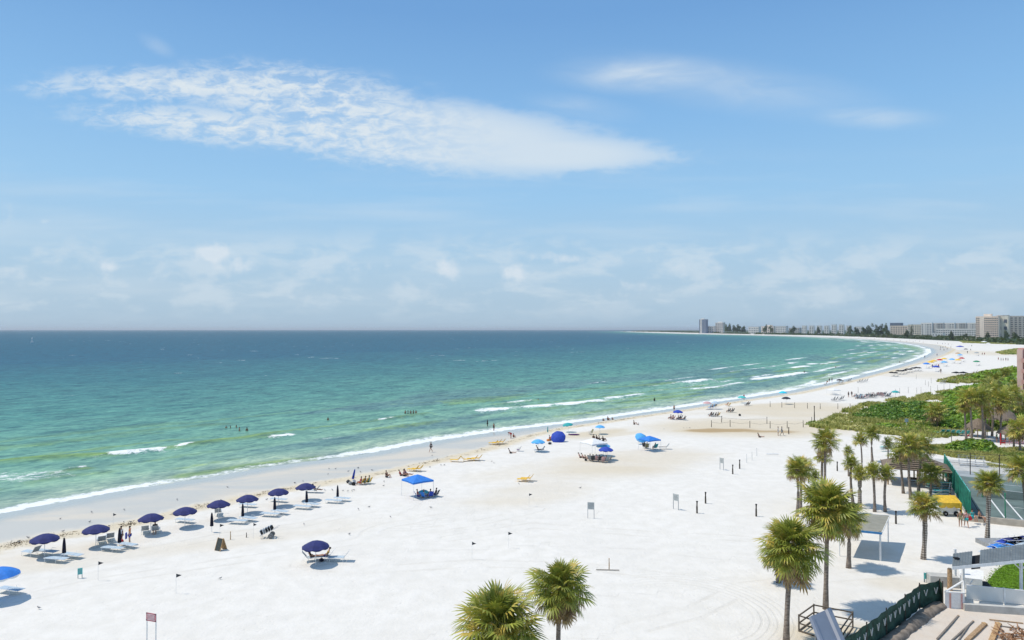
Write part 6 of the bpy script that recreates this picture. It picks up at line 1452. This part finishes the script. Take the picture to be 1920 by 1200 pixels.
# silt berm inside the fence
bm = MB(); L = [at(x, y, 0) for x, y in [(1600, 1240), (1640, 1215), (1672, 1192), (1700, 1170), (1727, 1150), (1752, 1134)]]
bmats = []; V = []; r = random.Random(5)
for i in range(31):
    f = i / 30 * (len(L) - 1); k = min(int(f), len(L) - 2); q = L[k].lerp(L[k + 1], f - k) + Vector((.25, -.2, 0)); d = (L[k + 1] - L[k]).normalized(); n_ = Vector((-d.y, d.x, 0))
    for j in range(7): a = math.pi * j / 6; V.append(q + n_ * math.cos(a) * .5 * r.uniform(.85, 1.15) + Vector((0, 0, math.sin(a) * .38 * r.uniform(.75, 1.15) - .02)))
sb_ = link('silt_berm', newmesh('silt_berm', V, [(7 * i + j, 7 * (i + 1) + j, 7 * (i + 1) + j + 1, 7 * i + j + 1) for i in range(30) for j in range(6)], M['berm'], None, True)); tag(sb_, 'long brown silt roll lying along the inside of the mesh fence', 'silt roll')
# grey roof with white frame
ZB, ZT = 3.0, 3.35; c0_, c1_ = at(1785, 1062, ZB), at(1925, 1048.5, ZB); t0_, t1_ = at(1787, 1038, ZT), at(1925, 1020, ZT)
sd_ = thing('frame_roof', 'long grey metal roof on a white timber frame at the right edge', 'roof structure')
ex = (c1_ - c0_) * .9
def rq(a0, a1, up=.0): return [c0_.lerp(c1_, a0) + Vector((0, 0, up)), c0_.lerp(c1_, a1) + Vector((0, 0, up)), t0_.lerp(t1_, a1) + Vector((0, 0, up)), t0_.lerp(t1_, a0) + Vector((0, 0, up))]
for a0, a1 in [(0, .255), (.36, .78), (.785, 1.9)]:
    q = rq(a0, a1); rp_ = part('roof_sheet', MB().add(q + [v_ - Vector((0, 0, .08)) for v_ in q], [(0, 1, 2, 3), (7, 6, 5, 4), (0, 4, 5, 1), (1, 5, 6, 2), (2, 6, 7, 3), (3, 7, 4, 0)]), M['roofmetal'], sd_)
    nseam = int((a1 - a0) * 28)
    for k in range(nseam): f = a0 + (a1 - a0) * (k + .5) / nseam; part('seam', MB().beam(c0_.lerp(c1_, f) + Vector((0, 0, .015)), t0_.lerp(t1_, f) + Vector((0, 0, .015)), .03, .03), M['roofmetal'], rp_)
q = [v_ - Vector((0, 0, .35)) for v_ in rq(.25, .37)]; part('dark_opening', MB().add(q, [(0, 1, 2, 3)]), M['black'], sd_)  # black sheet below the roof gap stands in for the shade inside
part('vent', MB().box(c0_.lerp(t0_, .55) + ex * .055 + Vector((0, 0, .06)), (.32, .28, .10)), M['black'], sd_)
part('fascia', MB().beam(c0_ - Vector((0, 0, .12)), c0_ + (c1_ - c0_) * 1.9 - Vector((0, 0, .12)), .06, .22), M['white'], sd_)
for (px, py, y1) in [(1806, 1112, 0), (1791, 1098, 0), (1915, 1116, 0)]:
    q = at(px, py, 0); part('post', MB().box(q + Vector((0, 0, 1.42)), (.16, .16, 2.86)), M['white'], sd_)
q0, q1 = at(1806, 1112, 0), at(1915, 1116, 0)
part('beam', MB().beam(q0 + Vector((-.4, 0, 2.72)), q1 + Vector((3, 0, 2.72)), .14, .2), M['white'], sd_)
for q, s_ in ((q0, 1), (q1, -1), (q1, 1)): part('brace', MB().beam(q + Vector((0, 0, 1.9)), q + Vector((.8 * s_, 0, 2.66)), .07), M['white'], sd_)
part('brace', MB().beam(q0 + Vector((.1, -.1, 1.2)), q0 + Vector((.9, -.2, .1)), .06).beam(q0 + Vector((.7, -.1, 1.1)), q0 + Vector((.1, -.2, .2)), .06), M['white'], sd_)
# walls of the yard
wl = lambda n, a, b, h, th, lab, mt='white', z=0.0: tag(link(n, MB().beam(a + Vector((0, 0, h / 2 + z)), b + Vector((0, 0, h / 2 + z)), th, h).mesh(n, M[mt])), lab, 'wall')
e0, e1 = at(1812, 1124, 0), at(1930, 1136, 0)
yw = thing('yard_fence', 'white panel fence below the grey roof', 'fence')
for k in range(4):
    a, b = e0.lerp(e1, k * .62 - .0), e0.lerp(e1, (k + 1) * .62 - .02); part('panel', MB().beam(a + Vector((0, 0, .55)), b + Vector((0, 0, .55)), .05, 1.0), M['bwhite'], yw); part('post', MB().box(b + Vector((.03, 0, .56)), (.13, .13, 1.12)), M['white'], yw)
part('cap_rail', MB().beam(e0 + Vector((0, 0, 1.07)), e0.lerp(e1, 2.4) + Vector((0, 0, 1.07)), .10, .05), M['white'], yw)
k0, k1 = at(1812, 1147, 0), at(1930, 1155, 0); tag(link('retaining_wall', MB().beam(k0 + Vector((0, .3, .22)), k0.lerp(k1, 2.2) + Vector((0, .3, .22)), .34, .50).mesh('retaining_wall', M['concrete'])), 'pale retaining wall at the foot of the white panel fence', 'wall')
g0 = at(1772, 1140, 0); gb = thing('white_gate_box', 'white boxed wall corner with two pinkish posts left of the panel fence', 'wall corner', g0)
g1_ = at(1808, 1142, 0) - g0; g2 = at(1806, 1118, 0) - g0
part('side_panel', MB().beam(Vector((0, 0, .55)), g1_ + Vector((0, 0, .55)), .06, 1.1).beam(g1_ + Vector((0, 0, .6)), g2 + Vector((0, 0, .6)), .06, 1.15), M['white'], gb); part('top_rail', MB().beam(Vector((0, 0, 1.14)), g1_ + Vector((0, 0, 1.14)), .12, .08).beam(Vector((0, 0, 1.14)), g2 * 1.0 + Vector((0, 0, 1.14)), .12, .08), M['white'], gb)
for f in (.25, .85): part('post', MB().box(g1_ * f + Vector((0, -.06, .55)), (.09, .06, 1.1)), M['pink' if f > .5 else 'terra'], gb)
s0, s1_ = at(1745, 1098, 0), at(1800, 1102, 0); tag(link('concrete_wall', MB().beam(s0 + Vector((0, .3, .4)), s1_ + Vector((0, .3, .4)), .9, .8).mesh('concrete_wall', M['concrete'])), 'pale concrete block wall behind the end of the mesh fence', 'wall')
q = at(1781, 1106, 0); ps = thing('timber_post', 'thick brown timber pile beside the white frame', 'post', q); part('pile', MB().tube([(0, 0, -.1), (0, 0, 1.6)], [.17, .16], 10), M['wood'], ps); part('pile_top', MB().tube([(0, 0, 1.6), (0, 0, 1.66)], [.165, .12], 10), M['rail'], ps)
TS.put(at(1740, 1092, 0) + Vector((0, 0, .0)), R(5), 'small teal sign above the end of the mesh fence', None, None, (1.9, 1.2, .95))
tf = poly_px([(1836, 1109), (1868, 1070), (1895, 1052), (2000, 1032), (2010, 1114)], .05); tag(link('lawn', MB().prism([tuple(x) for x in tf], -.1, .06).mesh('lawn', M['turf'])), kind='structure')
r_ = np.random.RandomState(4); tp2 = scatter(tf, 2600, 8); o = link('lawn_grass', blades('lawn_grass', leafmat('lawn_blade', (.10, .22, .012), (.20, .36, .02)), np.c_[tp2, np.full(len(tp2), .05)], .05, 31, 5, .05)); tag(o, 'bright green grass of the small lawn', None, None, 'stuff')
wb = thing('white_block', 'low white boxed planter with slanting top beside the lawn', 'planter', at(1832, 1106, 0), R(-20)); part('box', MB().box((-.3, .6, .4), (1.3, 1.2, .8)), M['white'], wb); part('slanted_lid', MB().add([(-1.0, 0, .82), (.4, 0, .82), (.8, 1.4, 1.1), (-.9, 1.4, 1.1)], [(0, 1, 2, 3)]), M['white'], wb); part('dark_base', MB().box((.75, .9, .1), (.7, 1.6, .2)), M['black'], wb)  # black slab stands in for the shadow wedge left of the lawn
# blue things piled behind the roof
for i, (px, py, z, c_) in enumerate([(1858, 1034, .4, 'sling'), (1872, 1032, .6, 'sling'), (1868, 1024, .6, 'blue'), (1880, 1022, .8, 'blue'), (1890, 1026, .8, 'azure'), (1884, 1014, .9, 'royal'), (1902, 1010, 1.1, 'navy'), (1914, 1009, 1.1, 'navy'), (1900, 1017, .9, 'blue'), (1912, 1018, .9, 'sling'), (1906, 1028, .8, 'olive'), (1917, 1027, .9, 'greypost')]):
    q = at(px, py, z); LFLAT.put(Vector((q.x, q.y, z - .36)), R(15 + 9 * (i % 3)), f'{["pale blue", "pale blue", "bright blue", "bright blue", "azure", "dark blue", "navy", "navy", "bright blue", "pale blue", "olive", "grey"][i]} lounger in the pile behind the grey roof, {["nearest left", "second from left", "left middle", "centre", "front", "upper left", "upper middle", "upper right", "right middle", "right", "front right", "front far right"][i]}', 'loungers piled behind the grey roof', {k: M[c_] for k in ('seat_sling', 'back_sling')}, (1, 1.3, 1))
tbl = link('support_rack', MB().box((at(1890, 1030, 0)) + Vector((1.2, .6, .2)), (5.5, 3.0, .4)).mesh('support_rack', M['grey'])); tag(tbl, 'low grey rack under the piled blue loungers', 'rack')
# timber and branches on the bare ground
def stick(a, b, w, mt, lab, cat='plank', nm='plank', z=.06):
    A_, B_ = at(*a), at(*b); o = thing(nm, lab, cat, A_); part('timber', MB().beam((0, 0, z), (B_ - A_) + Vector((0, 0, z)), w, w * .6), M[mt], o); part('cut_end', MB().box((B_ - A_) + Vector((0, 0, z)), (w * .9, w * 1.05, w * .66)), M['tan'], o)
stick((1757, 1200), (1797, 1156), .10, 'greypost', 'long thin board on the bare ground, leftmost of the boards'); stick((1785, 1202), (1825, 1166), .09, 'greypost', 'thin grey board, second from the left on the bare ground'); stick((1797, 1202), (1818, 1172), .07, 'greypost', 'thin short board crossing the second one')
stick((1812, 1204), (1846, 1172), .26, 'wood', 'thick brown beam on the bare ground, right of the thin boards'); stick((1858, 1206), (1872, 1172), .30, 'tan', 'wide yellow-brown plank right of the thick beam'); stick((1855, 1163), (1917, 1170), .08, 'wood', 'thin brown pole lying across the top of the branch heap'); stick((1868, 1174), (1925, 1182), .07, 'greypost', 'thin grey pole lying across the branch heap')
bh = MB(); r = random.Random(12)
for k in range(90):
    q = at(1898 + r.uniform(-24, 40), 1194 + r.uniform(-12, 30)); d = Vector((r.uniform(-1, 1), r.uniform(-1, 1), r.uniform(-.1, .35))) * .8; bh.tube([q + Vector((0, 0, .05)), q + d * .5 + Vector((0, 0, .12)), q + d + Vector((0, 0, .1))], [.05, .04, .015], 4)
o = link('branch_heap', bh.mesh('branch_heap', mat('rusty_branch', (.36, .20, .11), .9, .3, 6))); tag(o, 'tangled heap of brown branches at the bottom right corner', None, None, 'stuff')
wd = link('weed_tuft', leaf_mass('weed_tuft', BRIGHTLEAF, [(*at(1858, 1146)[:2], .05, .3, .25, .3)], 160, .12, 9)); tag(wd, 'small green weed growing at the foot of the retaining wall', 'plant')
# pink building at the right edge
q = at(1912, 745, 0); pb = thing('pink_building', 'pink balcony tower cut by the right edge above the dune', 'building', (q.x, q.y, 0), R(-52)); HB = HCAM - (655 - 618) * q.y / FPX
part('wall', MB().box((9, 6, HB / 2), (18 - .6, 12, HB)), M['terra'], pb); part('corner_pier', MB().box((.35, -.3, HB / 2), (1.4, 1.2, HB)), mat('pale_pink_wall', (.72, .50, .44), .8, .05, .4), pb)
for k in range(4):
    z = HB - 1.2 - k * 3.1; part('slab', MB().box((9, -.9, z - 2.5), (16, 1.8, .25)), M['terra'], pb); w_ = part('window', MB().box((4.6, -.05, z - 1.0), (6.5, .12, 2.2)), M['glass'], pb); part('railing', MB().box((5, -1.75, z - 1.9), (8, .08, 1.0)), M['terra'], w_)
part('roof', MB().box((9, 6, HB + .2), (18.4, 12.6, .4)), M['terra'], pb)

# ================================================================ far shore: buildings and trees
def building(x0, x1, ytop, ybase, m_, label, floors, bays, depth=16, roofm='bgrey', side=None, balc=False, crown=None, cat='building', nm='apartment_building'):
    b = at((x0 + x1) / 2, ybase, 0); Wd = (x1 - x0) * b.y / FPX * .92; depth = min(depth, Wd * .55); Hh = HCAM - (ytop - 618) * b.y / FPX; root = thing(nm, label, cat, (b.x, b.y, 0), R(-46), 'buildings along the far shore')
    part('wall', MB().box((0, depth / 2, Hh / 2), (Wd, depth, Hh)), M[m_], root); part('roof', MB().box((0, depth / 2, Hh + .5), (Wd * 1.02, depth * 1.05, 1.0)), M[roofm], root)
    fh = Hh / (floors + .6); bw = Wd / bays
    wm = MB().box((0, -.05, fh * .5), (bw * .50, .5, fh * .46)).mesh('window', M['glass'])
    for f in range(floors):
        for k in range(bays):
            o = link('window', wm, root); o.location = (-Wd / 2 + bw * (k + .5), -.1, fh * (f + .35))
    if balc:
        sm = MB().box((0, -.45, 0), (Wd * .98, .9, fh * .20)).mesh('balcony_slab', M[m_])
        for f in range(1, floors + 1): o = link('balcony_slab', sm, root); o.location = (0, 0, fh * (f + .15))
        fm = MB().box((0, -.45, Hh / 2), (bw * .20, 1.0, Hh)).mesh('fin', M[m_])
        for k in range(bays + 1): o = link('fin', fm, root); o.location = (-Wd / 2 + bw * k, 0, 0)
    if side: part('side_tower', MB().box((Wd / 2 * side[0], depth * .4, Hh * side[1] / 2), (Wd * .22, depth * .9, Hh * side[1])), M[side[2]], root)
    if crown: part('roof_house', MB().box((Wd * crown[0], depth / 2, Hh + crown[1] / 2), (Wd * crown[2], depth * .5, crown[1])), M[crown[3]], root)
    return root
building(1309.5, 1325, 599, 625, 'bblue', 'tall slate blue tower standing apart at the left end of the far shore', 12, 4, 30, 'bgrey', (-.42, 1.02, 'bgrey'), crown=(-.1, 6, .4, 'bwhite'))
building(1340, 1357, 605, 625, 'bgrey', 'block with a white cap right of the slate blue tower', 5, 4, 25, 'bwhite', crown=(.0, 5, .5, 'bwhite'))
building(1325, 1340, 612, 625, 'bgrey', 'low grey block between the slate tower and the white-capped one', 3, 3, 20)
building(1402, 1424, 613, 626, 'bwhite', 'low white block left of the pinkish houses', 3, 6, 20)
building(1426, 1452, 612, 626.5, 'peach', 'pinkish house block near the middle of the far shore', 3, 6, 20, crown=(.1, 6, .4, 'peach'))
building(1453, 1475, 612, 627, 'bwhite', 'white block just right of the pinkish houses', 4, 6, 20); building(1478, 1500, 615, 627, 'bgrey', 'low grey block in the middle of the far shore', 3, 6, 20)
for i, x in enumerate((1503, 1517, 1531, 1545, 1559, 1573, 1587)): building(x, x + 9, 611 - (2 if i in (4, 5) else 0), 627.5, 'bwhite', ['first', 'second', 'third', 'fourth', 'fifth, taller', 'sixth, taller', 'seventh'][i] + ' narrow white block from the left in the row of condominiums', 5, 2, 22, 'bgrey')
building(1603, 1616, 613, 628, 'bwhite', 'pale block left of the tall far trees', 4, 4, 20)
building(1669, 1690, 606, 630, 'bblue', 'slate blue roofed block behind the peach one', 5, 6, 20, 'bblue'); building(1670, 1701, 611, 631, 'peach', 'low peach block right of the tall far trees', 5, 7, 20, balc=True)
building(1703, 1727, 609, 631.5, 'cream', 'cream block left of the long condominium row', 6, 6, 20, balc=True)
for i, x in enumerate((1728, 1749, 1770, 1791, 1812)): building(x, x + 19, 606, 633, ['bwhite', 'bgrey'][i % 2], ['first', 'second', 'third', 'fourth', 'fifth'][i] + ' tall bay of the long condominium row from the left', 8, 4, 26, 'bwhite', (-.42, 1.03, 'bwhite'), balc=True)
building(1757, 1832, 617, 634, 'bwhite', 'long low white building with flat roof before the tall condominium row', 4, 18, 18, 'bwhite', balc=True); building(1748, 1768, 625, 635, 'bwhite', 'little white stepped house at the foot of the condominium row', 2, 4, 12, 'bwhite')
building(1832, 1870, 594, 640, 'peach', 'big peach balcony block at the right of the far shore', 11, 11, 22, 'peach', (-.45, 1.02, 'peach'), balc=True, crown=(.0, 5, .35, 'peach'))
building(1870, 1890, 592, 640, 'cream', 'blank cream tower joined to the peach balcony block', 3, 2, 26, 'bgrey'); building(1890, 1960, 593, 640, 'bgrey', 'wide grey banded block cut by the right edge', 11, 10, 22, 'bgrey', balc=True)
# woods
TL = [(1170, 621.6), (1240, 622.6), (1270, 623.2), (1320, 624.6), (1380, 626.0), (1450, 627.4), (1520, 628.6), (1600, 631.0), (1660, 633.2), (1720, 635.2), (1780, 637.2), (1830, 640.5), (1880, 644), (1960, 648)]
md = []; r = random.Random(9)
for i in range(620):
    f = r.random() ** .8 * (len(TL) - 1.001); k = int(f); x = TL[k][0] + (TL[k + 1][0] - TL[k][0]) * (f - k); y = TL[k][1] + (TL[k + 1][1] - TL[k][1]) * (f - k)
    q = at(x, y - r.random() ** 1.5 * (1.2 if x < 1500 else 4.0), 0); hgt = r.uniform(5, 9) if x < 1800 else r.uniform(5, 9); w_ = r.uniform(7, 13) * (q.y / 1800) ** .35; md.append((q.x, q.y, -1, w_, w_, hgt))
o = link('far_woods', leaf_mass('far_woods', FARLEAF, md, 52000, 3.0, 19, .2)); tag(o, 'band of low green trees along the far shore', None, None, 'stuff')
o = link('inland_ground', MB().add([at(1180, 621.2, .3), at(1450, 626.8, .3), at(1600, 630.4, .3), at(1960, 647, .3), Vector((3000, 900, .3)), Vector((30000, 10000, .3)), Vector((45000, 60000, .3)), Vector((11600, 60000, .3))], [(0, 1, 2, 3, 4, 5, 6, 7)]).mesh('inland_ground', mat('far_greenery', (.05, .08, .03), .95, .25, .004))); tag(o, kind='structure')
G_T = 'tall trees standing above the far woods'
for i, (px, ytop, yb, w_) in enumerate([(1362, 607, 626, 8), (1369, 606, 626, 8), (1377, 609, 626, 9), (1385, 608, 626, 10), (1392, 611, 626, 9), (1436, 608, 627, 8), (1445, 609, 627, 7), (1487, 611, 628, 10), (1534, 612, 628.5, 7), (1594, 610, 631, 9), (1606, 613, 631, 10), (1621, 613, 632, 11), (1632, 606, 632, 11), (1643, 608, 633, 11), (1653, 606, 633, 10), (1662, 606, 633.5, 10), (1709, 608, 635, 6), (1700, 618, 635, 9), (1886, 618, 641, 9), (1852, 622, 641, 9), (1812, 625, 639, 9), (1903, 622, 643, 11), (1785, 620, 638, 8)]):
    b = at(px, yb, 0); Hh = HCAM - (ytop - 618) * b.y / FPX; Wd = w_ * b.y / FPX / 2; root = thing('tall_tree', ['dark', 'bushy', 'slender'][i % 3] + f' tree {["just right of", "near", "beyond"][i % 3]} ' + ('the white-capped far block' if px < 1400 else 'the pinkish far houses' if px < 1450 else 'the narrow white far blocks' if px < 1600 else 'the gap before the peach block' if px < 1668 else 'the peach and cream blocks') + f', crown top {["lowest", "low", "middling", "high", "highest"][min(4, int((628 - ytop) / 5))]}' + ['', ', left', ', right', ', centre'][i % 4], 'tree', (b.x, b.y, 0), 0, G_T)
    part('trunk', MB().tube([(0, 0, -.5), (0, 0, Hh * .6)], [.6, .3], 6), BARK, root); rr_ = np.random.RandomState(i)
    link('crown', leaf_mass('crown', PINE if i % 3 else FARLEAF, [(rr_.uniform(-.5, .5) * Wd, rr_.uniform(-.5, .5) * Wd, Hh * z, Wd * k, Wd * k, Hh * .26) for z, k in ((.25, .9), (.42, .95), (.58, .75), (.74, .5))], 900, Wd * .2, i + 3, .2), root)


# ================================================================ sea air: thin even haze round the whole scene
hz = MB().box((5000, 29000, 25), (150000, 60400, 150)).mesh('haze', bpy.data.materials.new('haze_air'))
hm = hz.materials[0]; hm.use_nodes = True; hm.node_tree.nodes.clear()
ho = hm.node_tree.nodes.new('ShaderNodeOutputMaterial'); hv = hm.node_tree.nodes.new('ShaderNodeVolumePrincipled')
hv.inputs['Color'].default_value = (.86, .91, .97, 1); hv.inputs['Density'].default_value = HAZE; hv.inputs['Anisotropy'].default_value = .2
hm.node_tree.links.new(hv.outputs[0], ho.inputs['Volume'])
tag(link('haze', hz), kind='stuff')
for pr in (UMB, UMBC, LFLAT, LUP, CHAIR, CANOPY, FLAG, BIRD, *PERS.values()): pr.done()
